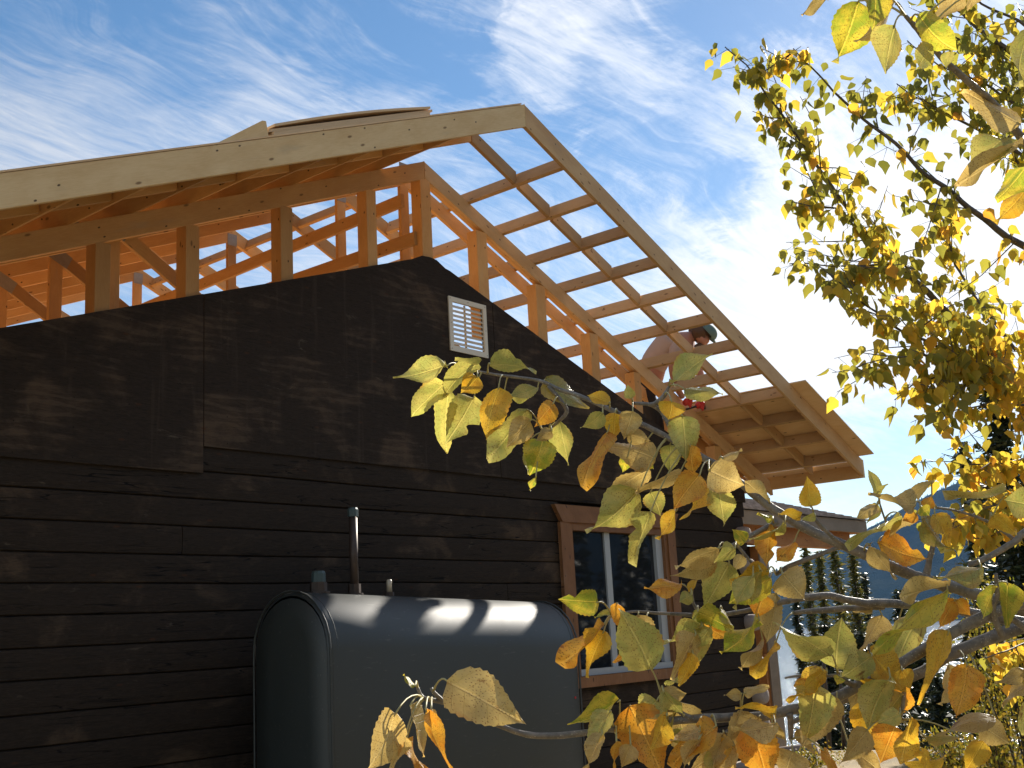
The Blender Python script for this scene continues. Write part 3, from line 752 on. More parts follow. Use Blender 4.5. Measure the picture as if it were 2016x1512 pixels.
for X, dx in ((TX0, -1), (TX1, 1)):    # pressed end heads set in a raised rim
    q = MB()
    R1 = [U(X-.004*dx, TY-y, z+tz(X)) for y, z in oval(TR*.985, TZ-.002, TZB)]
    R2 = [U(X+.001*dx, TY-y, z+tz(X)) for y, z in oval(TR*.93, TZ-.010, TZB+.01)]
    R3 = [U(X+.006*dx, TY-y, z+tz(X)) for y, z in oval(TR*.92, TZ-.012, TZB+.012)]
    R4 = [U(X+.016*dx, TY-y*.55, (z+3.41)*.9-3.41+tz(X)) for y, z in oval(TR*.9, TZ-.03, TZB+.03)]
    for r in (R2, R3, R4): q.v += [tuple(p) for p in r]
    for i in range(2):
        for k in range(n):
            k2 = (k+1) % n; q.f.append((i*n+k, i*n+k2, (i+1)*n+k2, (i+1)*n+k)); q.uv.append([(0, 0)]*4)
    q.f.append(tuple(2*n+k for k in range(n))); q.uv.append([(0, 0)]*n)
    q.build('end_head', M_tank, tank, smooth=True)
    q = MB()
    rim = [U(X, TY-y, z+tz(X)) for y, z in oval(TR*1.008, TZ+.001, TZB)]
    q.tube(rim + [rim[0]], .008, 6, cap=False); q.build('rim', M_tank, tank, smooth=True)
    q = MB(); xs2 = X-dx*.045
    q.tube([U(xs2, TY-y, z+tz(xs2)) for y, z in oval(TR*1.0005, TZ+.0002, TZB)], .0022, 5, cap=False); q.build('weld_seam', M_tank, tank, smooth=True)
ux = TZ + .0
def pipe(name, X, h, r, capr, caph, m):
    base = U(X, TY, TZ+tz(X)-.01); top = U(X+.002, TY, TZ+tz(X)+h)
    q = MB(); q.tube([base, top], r, 14); o = q.build(name, m, tank, smooth=True)
    q = MB(); q.tube([U(X, TY, TZ+tz(X)-.004), U(X, TY, TZ+tz(X)+.05)], r*1.5, 8); q.build('coupling', M_pipe, o)
    q = MB(); z0 = TZ+tz(X)+h
    q.tube([U(X+.002, TY, z0-.022), U(X+.002, TY, z0+caph*.6), U(X+.002, TY, z0+caph), U(X+.002, TY, z0+caph*1.02)], [capr, capr, capr*.85, capr*.3], 10); q.build('cap', M_cap, o)
    q = MB(); q.tube([U(X, TY, TZ+tz(X)-.003), U(X, TY, TZ+tz(X)+.005)], r*2.0, 16); q.build('flange', M_pipe, o)
pipe('vent_pipe', -1.147, .400, .031, .040, .022, M_pipe)
pipe('fill_pipe', -1.375, .072, .040, .050, .030, M_pipe)
X = -.912
q = MB(); q.tube([U(X, TY, TZ+tz(X)-.003), U(X, TY, TZ+tz(X)+.018)], .034, 8); o = q.build('gauge_base', M_pipe, tank)
q = MB(); q.tube([U(X, TY, TZ+tz(X)+.019), U(X, TY, TZ+tz(X)+.074), U(X, TY, TZ+tz(X)+.082)], [.021, .021, .014], 12); q.build('gauge', M_brass, tank, smooth=True)
q = MB(); q.tube([U(TX1-.05, TY-TR+.001, -3.425), U(TX1-.05, TY-TR-.003, -3.425)], .010, 8); q.build('red_mark', M_red, tank)
for X in (TX0+.12, TX1-.12):
    for sy in (-1, 1):
        q = MB(); q.tube([U(X, TY+sy*.17, TZB+.05), U(X, TY+sy*.17, -4.18)], .03, 10); q.build('leg', M_pipe, tank)

# ------------------------------------------------------------------ roofer working on the bare slope
def skin_body(name, verts, edges, m, parent, root=0, sub=2):
    me = bpy.data.meshes.new(name); me.from_pydata([v[0] for v in verts], edges, []); me.update()
    o = link(name, me, parent, m)
    sk = o.modifiers.new('skin', 'SKIN'); sk.use_smooth_shade = True
    for i, (p, r) in enumerate(verts):
        me.skin_vertices[0].data[i].radius = (r, r) if not hasattr(r, '__len__') else r
        me.skin_vertices[0].data[i].use_root = (i == root)
    sb = o.modifiers.new('sub', 'SUBSURF'); sb.levels = sub; sb.render_levels = sub
    return o
def person_on_roof():
    D = 13.9                                   # distance along the optical axis, behind the lookouts
    def A(px, py, dd=0.0): return at(px, py, D+dd)
    root = thing('person', A(1285, 905, .3), 'roofer in tan shirt and green cap bent over inside the bare right roof slope', 'person')
    M_skin = flat('sunburnt_skin', (.38, .17, .11), .55, vary=.1)
    M_shirt = flat('tan_work_shirt', (.40, .29, .235), .9, vary=.12, bst=.4)
    M_jean = flat('black_work_trousers', (.018, .018, .024), .85, vary=.2)
    M_cap_ = flat('faded_green_cap', (.10, .16, .14), .8)
    M_hair = flat('brown_hair', (.09, .045, .022), .8, vary=.4, sc=60)
    M_belt = flat('tool_belt_leather', (.02, .015, .012), .6)
    M_glove = flat('red_work_glove', (.50, .035, .03), .6, vary=.15)
    # continuous body: pelvis, bent spine, neck, head, arms hanging forward, legs
    B = [(A(1278, 738), .155), (A(1292, 705, -.02), .15), (A(1318, 678, -.04), .165), (A(1345, 664, -.05), .135), (A(1364, 660, -.06), .062),
         (A(1383, 664, -.08), .088), (A(1392, 680, -.08), .075),
         (A(1330, 690, -.24), .072), (A(1324, 722, -.27), .056), (A(1330, 760, -.25), .045), (A(1346, 785, -.25), .034),
         (A(1360, 695, .16), .072), (A(1378, 735, .12), .054), (A(1386, 770, .02), .042), (A(1378, 792, -.08), .034),
         (A(1268, 775, -.12), .105), (A(1290, 820, -.14), .075), (A(1298, 870, -.05), .06), (A(1300, 905, -.05), .05), (A(1316, 908, -.05), .045),
         (A(1262, 775, .16), .105), (A(1252, 825, .18), .075), (A(1262, 875, .24), .06), (A(1264, 905, .24), .05), (A(1282, 908, .24), .045)]
    E_ = [(0, 1), (1, 2), (2, 3), (3, 4), (4, 5), (5, 6), (3, 7), (7, 8), (8, 9), (9, 10), (3, 11), (11, 12), (12, 13), (13, 14),
          (0, 15), (15, 16), (16, 17), (17, 18), (18, 19), (0, 20), (20, 21), (21, 22), (22, 23), (23, 24)]
    skin_body('body', B, E_, M_skin, root)
    sh = [(p, r*1.12+.006) for p, r in B]
    skin_body('shirt', [sh[0], sh[1], sh[2], (B[3][0], .15), (B[7][0], .082), (B[8][0]*.6+B[7][0]*.4, .078), (B[11][0], .082), (B[12][0]*.5+B[11][0]*.5, .076)],
              [(0, 1), (1, 2), (2, 3), (3, 4), (4, 5), (3, 6), (6, 7)], M_shirt, root)
    skin_body('trousers', [(A(1283, 722), .165), (B[0][0], .175)] + [(p, r*1.15+.012) for p, r in B[15:19]] + [(p, r*1.15+.012) for p, r in B[20:24]],
              [(0, 1), (1, 2), (2, 3), (3, 4), (4, 5), (1, 6), (6, 7), (7, 8), (8, 9)], M_jean, root)
    # boots
    for i in (18, 23):
        p = B[i][0]; skin_body('boot', [(p + Vector((0, 0, .08)), .065), (p, .06), (p + rx*.16 - Vector((0, 0, .02)), .05)], [(0, 1), (1, 2)], M_belt, root)
    # hair and beard, wrapped round the skull
    hc = A(1381, 664, -.08)
    def blob(name, cen, rad, m, sc=(1, 1, 1), jit=.0, parent=root, rot=None, cut=None):
        bm = bmesh.new(); bmesh.ops.create_icosphere(bm, subdivisions=3, radius=rad)
        for v in bm.verts:
            v.co = Vector((v.co.x*sc[0], v.co.y*sc[1], v.co.z*sc[2]))
            v.co += v.co.normalized()*jit*noise.noise(v.co*28)
        if cut:
            bmesh.ops.bisect_plane(bm, geom=bm.verts[:]+bm.edges[:]+bm.faces[:], plane_co=cut[0], plane_no=cut[1], clear_outer=True)
        if rot: bmesh.ops.rotate(bm, verts=bm.verts, matrix=rot)
        bmesh.ops.translate(bm, verts=bm.verts, vec=cen)
        me = bpy.data.meshes.new(name); bm.to_mesh(me); bm.free(); me.polygons.foreach_set('use_smooth', [True]*len(me.polygons))
        return link(name, me, parent, m)
    blob('hair', A(1377, 655, -.07), .108, M_hair, (1.12, 1.0, .95), .035)
    blob('beard', A(1378, 684, -.10), .062, M_hair, (1.25, .9, .8), .03)
    # cap: dome plus curved peak pointing down and to the right
    dirp = (rx*.72 - ry*-.70).normalized()
    dirp = (rx*.70 + ry*.72).normalized()
    cc = A(1395, 655, -.09)
    zq = (rx*.75 - ry*.66).normalized()        # crown axis, up and right in the picture
    rot = zq.to_track_quat('Z', 'Y').to_matrix()
    blob('cap', cc, .112, M_cap_, (1, 1, .85), 0, rot=rot, cut=(Vector((0, 0, -.02)), Vector((0, 0, -1))))
    q = MB(); pk_ = []
    sd = dirp.cross(zq).normalized()
    for i in range(7):
        a = -1.1 + 2.2*i/6
        rim = cc + dirp*(.10*math.cos(a)) + sd*(.10*math.sin(a)) - zq*.015
        tip = cc + dirp*(.10*math.cos(a)+.085*math.cos(a*1.2)) + sd*(.09*math.sin(a)) - zq*(.03+.02*(1-math.cos(a)))
        pk_.append((rim, tip))
    for (a, b), (c_, d_) in zip(pk_, pk_[1:]):
        q.hexa([a, b, d_, c_], [a+zq*.008, b+zq*.008, d_+zq*.008, c_+zq*.008])
    q.build('cap_peak', M_cap_, root)
    # nose
    blob('nose', A(1399, 681, -.15), .018, M_skin, (1, 1, 1.4))
    # gloved hands, fingers closed round a hammer handle
    for hx, hy, hd in ((1350, 791, -.26), (1374, 797, -.10)):
        c0 = A(hx, hy, hd)
        skin_body('glove', [(c0 - ry*.02 - rx*.03, .042), (c0, .055), (c0 + rx*.04 + ry*.02, .052)], [(0, 1), (1, 2)], M_glove, root, sub=1)
        for f in range(4):
            b_ = c0 + rx*(.035+.004*f) + ry*(.03 - .02*f) - rz*.02
            skin_body('finger', [(b_ - rx*.015, .019), (b_ + rx*.018 + ry*.008 - rz*.015, .017), (b_ + rx*.022 + ry*.026 - rz*.008, .015), (b_ + rx*.005 + ry*.034 + rz*.006, .013)], [(0, 1), (1, 2), (2, 3)], M_glove, root, sub=1)
        skin_body('thumb', [(c0 - ry*.02, .015), (c0 - ry*.045 + rx*.025 - rz*.02, .013), (c0 - ry*.035 + rx*.05 - rz*.03, .011)], [(0, 1), (1, 2)], M_glove, root, sub=1)
    hm = thing('hammer', A(1374, 803, -.12), 'hammer with a dark handle held in the red glove of the roofer', 'hammer')
    q = MB(); q.tube([A(1350, 806, -.16), A(1384, 796, -.10)], .013, 8); q.build('handle', M_belt, hm)
    q = MB(); q.beam(A(1383, 786, -.10), A(1387, 806, -.10), .028, .028, Vector((0, 1, 0))); q.build('head', M_pipe, hm, bevel=.004)
person_on_roof()

# ------------------------------------------------------------------ leaf meshes
PROF = [(0, .0), (.025, .40), (.07, .70), (.14, .90), (.23, .99), (.33, 1.0), (.45, .95), (.57, .82), (.68, .64), (.78, .43), (.86, .25), (.93, .10), (1, .0)]
def wprof(t):
    for (a, x), (b, y) in zip(PROF, PROF[1:]):
        if t <= b: return x+(y-x)*(t-a)/(b-a)
    return 0
def leaf_mesh(L, Wd, rng, fold, bend, wave, origin, ax, side, nor, bite=False):
    """ovate toothed blade of real size; ax from base to tip, side across, nor its upper side"""
    nt, ns = 22, 4
    v, uv, idx = [], [], {}
    ph = rng.random()*6; ph2 = rng.random()*6; skew = rng.uniform(-.12, .12); twist = rng.uniform(-.5, .5)*wave
    bt = rng.uniform(.35, .8); bs = rng.choice((-1, 1))
    for i in range(nt+1):
        t = i/nt; hw = wprof(t)*Wd/2
        for j in range(-ns, ns+1):
            s = j/ns; tooth = 1
            if abs(j) == ns: tooth = 1 + (.045 if i % 2 else -.03) + .04*math.sin(t*9+ph*s)
            if bite and s*bs > .3:
                dd = abs(t-bt)
                if dd < .12: tooth *= .35 + .65*(dd/.12)
            x = s*hw*tooth + skew*Wd*math.sin(t*math.pi)*.35
            z = fold*abs(s)*hw + bend*L*(t-.35)**2 + wave*L*.05*math.sin(t*7+ph+s*1.3)*abs(s) + wave*L*.03*math.sin(t*4+ph2)*s + twist*s*hw*(t-.3)
            P_ = origin + ax*(t*L) + side*x + nor*z
            idx[i, j] = len(v); v.append(tuple(P_)); uv.append((t, s*wprof(t)*.5))
    f = []
    for i in range(nt):
        for j in range(-ns, ns): f.append((idx[i, j], idx[i+1, j], idx[i+1, j+1], idx[i, j+1]))
    me = bpy.data.meshes.new('leaf'); me.from_pydata(v, [], f)
    ul = me.uv_layers.new(name='UVMap')
    ul.data.foreach_set('uv', [c for fc in f for k in fc for c in uv[k]])
    me.polygons.foreach_set('use_smooth', [True]*len(f)); me.update(); return me

# ------------------------------------------------------------------ near poplar: two boughs reach in from the right
near = thing('poplar_tree', Vector((0, 0, 0)), 'near poplar whose grey boughs with big yellow leaves cross the lower right', 'tree')
tb = at(2420, 756, 2.15); tb = Vector((tb.x, tb.y, 0))
near.location = tb
trunk_pts = [Vector((tb.x, tb.y, z)) + Vector((.03*math.sin(z*2), .03*math.cos(z*1.7), 0)) for z in (-.4, .2, .6, 1.0, 1.5, 2.0, 2.6, 3.3)]
q = MB(); q.tube(trunk_pts, [.075, .07, .064, .058, .05, .042, .032, .018], 14); q.build('trunk', M_bark, near, smooth=True)
BR = [  # (pixel x, pixel y, depth m, radius px)
 ('bough', [(905, 722, 2.30, 2.2), (960, 735, 2.28, 2.6), (1010, 742, 2.26, 3), (1062, 750, 2.24, 3.4), (1105, 768, 2.22, 4), (1145, 781, 2.20, 4.4), (1215, 812, 2.16, 5), (1290, 848, 2.12, 5.8), (1350, 882, 2.09, 6.5), (1430, 928, 2.05, 7.5), (1500, 985, 2.01, 8.8), (1580, 1037, 1.98, 9.6), (1700, 1090, 1.95, 10.5), (1780, 1126, 1.95, 11), (1860, 1152, 1.97, 11.5), (1960, 1182, 2.0, 12), (2060, 1215, 2.05, 13), (2250, 1262, 2.12, 17), (2418, 1290, 2.15, 22)]),
 ('bough', [(822, 1354, 1.80, 3.2), (830, 1371, 1.80, 3.6), (846, 1378, 1.80, 4.5), (870, 1381, 1.81, 5), (894, 1392, 1.81, 5), (940, 1411, 1.81, 5), (988, 1430, 1.81, 5.2), (1040, 1446, 1.82, 6), (1103, 1448, 1.82, 6.2), (1186, 1437, 1.83, 6.5), (1221, 1433, 1.83, 7), (1315, 1420, 1.84, 8), (1400, 1413, 1.85, 9), (1499, 1411, 1.86, 9.8), (1549, 1399, 1.87, 9.8), (1620, 1383, 1.88, 10.2), (1691, 1351, 1.90, 10.5), (1762, 1314, 1.92, 10.5), (1851, 1261, 1.95, 10.8), (1932, 1217, 1.98, 11.5), (2016, 1186, 2.0, 12), (2200, 1150, 2.08, 16), (2418, 1130, 2.15, 20)]),
 ('bough', [(1560, 1422, 2.02, 5), (1620, 1395, 2.03, 7), (1720, 1356, 2.04, 9), (1797, 1332, 2.05, 10), (1886, 1283, 2.06, 12), (1968, 1250, 2.08, 13), (2060, 1225, 2.1, 14), (2250, 1200, 2.13, 18), (2418, 1190, 2.15, 22)]),
 ('bough', [(1782, 31, 1.62, 4), (1800, 50, 1.62, 5), (1822, 77, 1.63, 5.5), (1864, 123, 1.65, 6), (1919, 172, 1.68, 7), (1950, 197, 1.70, 7), (1993, 248, 1.74, 8), (2040, 300, 1.78, 9), (2200, 450, 1.95, 13), (2418, 640, 2.15, 18)]),
 ('twig', [(1246, 794, 2.14, 3), (1281, 797, 2.13, 4), (1302, 810, 2.13, 4.5), (1316, 835, 2.12, 5), (1330, 868, 2.10, 5.5)]),
 ('twig', [(1318, 760, 2.12, 2.5), (1308, 778, 2.12, 5), (1292, 793, 2.12, 5), (1278, 797, 2.13, 4)]),
 ('twig', [(1070, 852, 2.22, 2), (1090, 838, 2.22, 3), (1115, 812, 2.22, 4), (1104, 788, 2.22, 4), (1080, 760, 2.23, 4)]),
 ('twig', [(1430, 1077, 1.98, 3.5), (1450, 1070, 1.98, 4.5), (1490, 1048, 1.98, 5), (1531, 1027, 1.98, 6.5)]),
 ('twig', [(1486, 1117, 1.98, 2.5), (1470, 1096, 1.98, 3), (1450, 1072, 1.98, 3.5)]),
 ('twig', [(1205, 1213, 1.96, 3), (1248, 1204, 1.97, 2.5), (1295, 1207, 1.98, 3), (1367, 1211, 1.99, 4), (1397, 1213, 2.0, 4.5), (1463, 1203, 2.02, 4.5), (1520, 1189, 2.04, 5.5), (1584, 1177, 2.06, 7), (1637, 1173, 2.07, 7), (1690, 1186, 2.08, 8), (1762, 1189, 2.09, 8.5), (1855, 1197, 2.1, 9), (1932, 1210, 2.1, 10), (2060, 1232, 2.11, 12), (2250, 1262, 2.12, 14)]),
 ('twig', [(1362, 1170, 2.0, 2.5), (1366, 1190, 2.0, 3), (1380, 1211, 2.0, 3.5)]),
 ('twig', [(1350, 1250, 1.99, 2.5), (1375, 1228, 1.99, 3), (1395, 1213, 2.0, 3.5)]),
 ('twig', [(1562, 1206, 2.1, 4), (1624, 1201, 2.1, 6), (1680, 1197, 2.1, 6), (1740, 1194, 2.1, 7)]),
 ('twig', [(1528, 1131, 2.0, 4), (1548, 1118, 1.99, 5), (1571, 1108, 1.98, 5), (1624, 1088, 1.97, 4.5), (1660, 1074, 1.96, 4)]),
 ('twig', [(849, 1354, 1.80, 3), (856, 1365, 1.80, 4), (872, 1380, 1.81, 4.5)]),
 ('twig', [(1302, 1368, 1.83, 4), (1318, 1386, 1.83, 4.5), (1340, 1402, 1.84, 5), (1362, 1414, 1.84, 6)]),
 ('twig', [(1408, 1456, 1.84, 3), (1425, 1445, 1.84, 4), (1448, 1428, 1.85, 5), (1455, 1412, 1.85, 6)]),
 ('twig', [(1556, 1456, 1.86, 4), (1557, 1436, 1.86, 5.5), (1554, 1405, 1.86, 7)]),
 ('twig', [(1772, 1418, 1.92, 3), (1780, 1370, 1.92, 4.5), (1776, 1318, 1.92, 5)]),
 ('twig', [(1710, 1268, 1.9, 2), (1713, 1300, 1.9, 2.5), (1716, 1340, 1.9, 3)]),
 ('twig', [(1972, 1250, 1.98, 7), (1960, 1222, 1.97, 6), (1955, 1200, 1.96, 5), (1964, 1172, 1.95, 5), (1961, 1142, 1.94, 4), (1962, 1128, 1.94, 2.5)]),
 ('twig', [(1908, 1113, 1.9, 5), (1950, 1095, 1.9, 6), (1997, 1066, 1.9, 6.5), (2060, 1030, 1.93, 7), (2418, 900, 2.15, 12)]),
 ('twig', [(1823, 1134, 1.96, 8), (1828, 1110, 1.96, 6), (1836, 1075, 1.96, 5), (1840, 1060, 1.96, 3)]),
 ('twig', [(1662, 1072, 1.95, 3), (1640, 1058, 1.94, 4), (1610, 1028, 1.93, 4), (1602, 1015, 1.93, 3)]),
 ('twig', [(1746, 1060, 1.95, 2.5), (1748, 1040, 1.95, 2), (1738, 1010, 1.95, 2), (1730, 985, 1.95, 1.5)]),
 ('twig', [(1815, 1000, 1.90, 3), (1850, 1000, 1.90, 2.5), (1900, 1010, 1.91, 2.5), (1950, 1030, 1.92, 3), (1997, 1062, 1.92, 3.5)]),
 ('twig', [(1545, 1335, 1.88, 2), (1576, 1330, 1.88, 3), (1640, 1330, 1.88, 3), (1652, 1325, 1.88, 3.5), (1668, 1343, 1.88, 5), (1690, 1352, 1.9, 6)]),
 ('twig', [(1860, 1150, 1.97, 7), (1889, 1157, 1.99, 6), (1933, 1180, 2.0, 6), (2016, 1235, 2.03, 7), (2060, 1265, 2.05, 7), (2250, 1340, 2.12, 10), (2418, 1400, 2.15, 12)]),
]
samples = []
for kind, pts in BR:
    P3 = [at(x, y, d) for x, y, d, r in pts]; R3 = [r*d/FPX for x, y, d, r in pts]
    PP, RR = [], []
    for i in range(len(P3)-1):
        p0 = P3[max(0, i-1)]; p1 = P3[i]; p2 = P3[i+1]; p3 = P3[min(len(P3)-1, i+2)]
        nseg = 4
        for k in range(nseg):
            t = k/nseg
            pt = .5*((2*p1)+(p2-p0)*t+(2*p0-5*p1+4*p2-p3)*t*t+(3*p1-p0-3*p2+p3)*t**3)
            rr = R3[i]+(R3[i+1]-R3[i])*t
            rr *= 1+.10*noise.noise(pt*90)
            if k == 0 and i > 0 and kind == 'bough': rr *= 1.10
            PP.append(pt + Vector((noise.noise(pt*60), noise.noise(pt*60+Vector((9, 0, 0))), noise.noise(pt*60+Vector((0, 9, 0)))))*rr*.25); RR.append(rr)
    PP.append(P3[-1]); RR.append(R3[-1])
    q = MB(); q.tube(PP, RR, 9); q.build(kind, M_bark, near, smooth=True)
    for a, b in zip(pts, pts[1:]):
        for k in range(5):
            t = k/5; samples.append((a[0]+(b[0]-a[0])*t, a[1]+(b[1]-a[1])*t, a[2]+(b[2]-a[2])*t))
CR = {'A': (760, 660, .3472), 'B': (1040, 900, .2976), 'C': (1450, 900, .2808), 'D': (1300, 1120, .3552), 'E': (700, 1250, .3472), 'F': (1400, 0, .3056)}
LV = {
'A': '''345 175 50 268 110 g;330 270 135 455 130 g;520 150 300 330 110 g;520 235 425 330 120 y;345 330 320 680 130 g;500 350 340 615 190 g*;640 290 545 575 150 y;590 165 860 180 100 g*;
860 300 690 365 70 g;670 330 810 345 50 g;800 420 575 710 150 g;820 480 685 635 130 t;950 385 830 520 110 o;890 590 815 795 175 G;980 480 1030 740 100 g;790 640 800 790 50 g;850 800 815 880 30 G;
940 540 850 600 70 t;900 250 1145 430 110 s;1270 385 1140 335 75 y;1230 440 1108 540 80 g;1385 360 1370 280 60 g;1300 440 1290 590 110 y;1400 430 1350 590 120 t;1260 540 1095 850 100 o;1530 690 1190 600 125 t;
1370 690 1340 780 70 G;1620 375 1600 480 140 y;1680 455 1700 715 165 g;1620 270 1840 90 110 g;1690 305 1910 325 95 g;1490 755 1225 925 125 t;1670 775 1400 865 55 t;1435 885 1150 1145 160 g;1500 890 1555 1025 115 g;
1500 1000 1390 1300 120 g*;1780 790 1630 990 165 o;1820 850 1680 1060 70 y;1650 990 1560 1165 60 y;1885 865 1915 1080 140 g;1830 765 2035 850 190 t;1610 620 1610 780 110 g;1370 560 1500 600 90 t;1910 700 2016 640 45 t;1440 690 1520 760 95 G;540 140 390 130 40 g''',
'B': '''1260 600 965 710 120 t;1240 640 955 820 115 t;1370 600 1230 700 90 g;1330 700 1155 1015 205 g;1600 800 1310 960 200 G;1590 750 1340 850 110 y;1680 770 1830 940 220 t;1560 910 1510 1065 150 o;1640 900 1600 1230 170 t;
1530 1080 1300 1330 85 G;1640 1220 1480 1450 65 y;1550 1200 1400 1400 45 t;1010 840 765 880 110 o;1110 810 1060 900 50 y;1080 910 1000 960 90 g;465 960 205 950 160 G*;580 1030 435 1050 50 G;505 1100 245 1400 75 o;500 1150 360 1450 150 y;
815 1405 595 1000 285 g;1150 1120 890 1260 80 g;1150 1140 1110 1400 110 g;1110 1170 960 1480 130 t;1090 1300 1010 1520 125 y;1065 1410 900 1500 50 g;1440 560 1350 480 90 G;1700 440 1480 570 60 g;1760 560 1640 700 100 o;
1870 330 1850 130 130 y;1590 290 1430 160 75 t;1800 395 1650 350 65 y;1620 410 1520 365 45 G;1900 390 1810 410 50 g;1270 1010 1380 1130 45 g;1420 650 1350 760 80 t''',
'C': '''1000 270 935 85 80 g;1000 240 1055 180 22 g;1250 345 915 285 75 t;985 330 845 410 95 t;990 330 915 465 60 g;1370 175 1155 285 85 t*;1150 400 750 600 85 g;1240 450 1040 550 70 t;990 600 1305 735 190 o*;930 610 1120 860 85 t;
1260 400 1160 450 85 o;1330 350 1365 275 90 o;1290 350 1350 410 90 G;1300 430 1480 665 115 s;1390 400 1515 640 130 y*;1900 255 1470 325 70 s;1715 775 1380 860 90 s;1490 895 1145 985 85 t;1530 1000 1430 1200 130 o;1540 1000 1640 1110 100 o;
1820 910 1720 1130 95 G;1900 880 1890 1200 165 G;2040 330 1875 300 210 g;1790 410 1965 530 120 y;1400 990 1060 1420 105 g;1480 930 925 1335 75 G;700 1480 740 1120 270 g;660 1390 260 1130 150 g;950 1085 810 1045 60 t;1020 1110 875 1370 135 t;1130 1200 1000 1370 165 t;1440 800 1450 770 35 G''',
'D': '''1600 345 1470 770 80 y;1700 530 1640 825 175 o;1600 545 1580 765 55 t;1340 560 1390 670 100 y;1150 440 1345 685 150 y;1175 480 1005 600 145 g;925 570 705 740 75 y;880 590 745 665 60 o;1330 800 1205 850 90 g;1300 870 1220 1075 185 o;
1390 820 1335 1085 110 y;1150 890 990 1080 125 t;1090 695 1055 780 38 t;760 890 850 1040 70 t;735 1010 690 1150 190 t;500 870 600 1190 215 o;310 870 35 1080 130 o;220 900 50 955 90 t;465 690 600 640 60 t;450 690 352 700 55 t;640 800 415 755 60 y;640 870 390 920 90 t;
330 1040 250 1160 100 t;1850 805 1470 915 65 t;1780 870 1935 970 140 t;1670 930 1450 932 48 s;1790 955 1690 1120 120 y;1580 1055 1370 1110 60 y;2030 565 1875 655 60 t;2030 640 1885 745 50 t;2030 740 1990 920 70 g;1170 240 1040 205 55 t;1000 600 980 640 60 G;
1050 1000 1240 1140 100 t;620 850 700 960 60 t;1440 1000 1500 1130 70 y;900 1000 1000 1150 60 o''',
'E': '''525 265 975 512 265 t;230 440 85 770 190 t;310 400 392 692 75 t;280 580 205 770 95 t;290 590 405 800 75 o;398 420 505 770 80 o;430 425 440 545 60 t;340 290 270 226 32 G;1500 372 1225 545 85 G;1745 345 1885 330 95 t;1710 370 1625 480 160 g;1555 400 1745 810 250 o;
1445 430 1310 665 105 g;1400 560 1305 760 90 t;1480 600 1450 770 48 o;1560 620 1500 770 90 t;1960 545 1775 580 90 g''',
'F': '''950 5 805 408 225 G;1200 15 985 288 120 t;1060 -60 1045 185 170 G;1180 165 1100 484 165 g;1330 95 1555 345 175 G;1420 300 1310 455 130 g;740 -10 565 76 60 t;1610 -40 1408 208 115 t;1540 325 1505 470 50 g;2050 180 1925 560 140 g;1990 800 1615 588 120 t;1890 880 1670 1085 190 g;
2005 930 1585 1215 105 t;2030 1080 1845 1310 150 G;2040 1210 1838 1445 120 y;1720 -60 1650 70 80 t''' }
petq = MB()
rng = random.Random(11)
_rx = random.Random(99); ex = []
for _k in range(32):
    s_ = _rx.choice([q_ for q_ in samples if 1210 < q_[0] < 1520 and 830 < q_[1] < 1240]) if _k % 3 == 0 else _rx.choice([q_ for q_ in samples if 1300 < q_[0] < 2040 and q_[1] > 1120 and q_[1] < 1500 and q_[1] > 1300])
    a_ = _rx.gauss(1.75, .55); l_ = _rx.uniform(60, 125)*(.72 if _k % 3 == 0 else 1)
    bx_, by_ = s_[0]+_rx.uniform(-34, 34), s_[1]+_rx.uniform(-24, 40)
    ex.append('%.0f %.0f %.0f %.0f %.0f %s%s' % (bx_, by_, bx_+math.cos(a_)*l_, by_+math.sin(a_)*l_, l_*_rx.uniform(.35, .66), _rx.choice('gggtttyyoG'), '*' if _rx.random() < .15 else ''))
CR['X'] = (0, 0, 1.0); LV['X'] = ';'.join(ex)
nl = 0
for key, txt in LV.items():
    ox, oy, sc = CR[key]
    for ent in txt.replace('\n', '').split(';'):
        p = ent.split()
        bx, by, tx, ty, wpx = [float(v) for v in p[:5]]; ty_ = p[5][0]; bite = p[5].endswith('*')
        bx, tx = ox+bx*sc, ox+tx*sc; by, ty = oy+by*sc, oy+ty*sc; wpx *= sc
        near_s = min(samples, key=lambda s_: (s_[0]-bx)**2+(s_[1]-by)**2)
        dist = math.hypot(near_s[0]-bx, near_s[1]-by)
        d0 = near_s[2] + rng.uniform(-.10, .03) - .012
        lpx = math.hypot(tx-bx, ty-by)
        L0 = lpx*d0/FPX
        d1 = d0 + L0*rng.uniform(-.45, .35)
        b3, t3 = at(bx, by, d0), at(tx, ty, d1)
        ax = t3-b3; L = ax.length; ax.normalize()
        view = ray((bx+tx)/2, (by+ty)/2).normalized()
        side0 = ax.cross(view).normalized()
        wvis = wpx*d0/FPX; wvis *= 1.08; wt_ = max(wvis, min(L*.68, .064))
        cosr = max(.28, min(1, wvis/wt_)); rho = math.acos(cosr)*rng.choice((-1, 1))
        side = (side0*math.cos(rho) + ax.cross(side0)*math.sin(rho)).normalized()
        nor = side.cross(ax).normalized()
        me = leaf_mesh(L, wt_, rng, rng.uniform(.12, .38)*rng.choice((-1, 1)), rng.uniform(-.38, .38), rng.uniform(.8, 2.2), b3, ax, side, nor, bite)
        link('leaf', me, near, LM[ty_])
        # petiole
        if dist < 150:
            s3 = at(*near_s); mid_ = (s3+b3)/2 + Vector((0, 0, 1))*min(.02, .25*(s3-b3).length)
            cps = [s3*(1-t)**2 + mid_*2*t*(1-t) + b3*t*t for t in [k/5 for k in range(6)]] + [b3+ax*L*.06]
            petq.tube(cps, [.0022, .0016, .0014, .0013, .0013, .0015, .0010], 5)
        nl += 1
m, g = mat('yellow_petiole'); finish(g, princ(g, base=(.42, .36, .14), rough=.5)); M_pet = m
tag(petq.build('petioles', M_pet, near, smooth=True), kind='stuff')

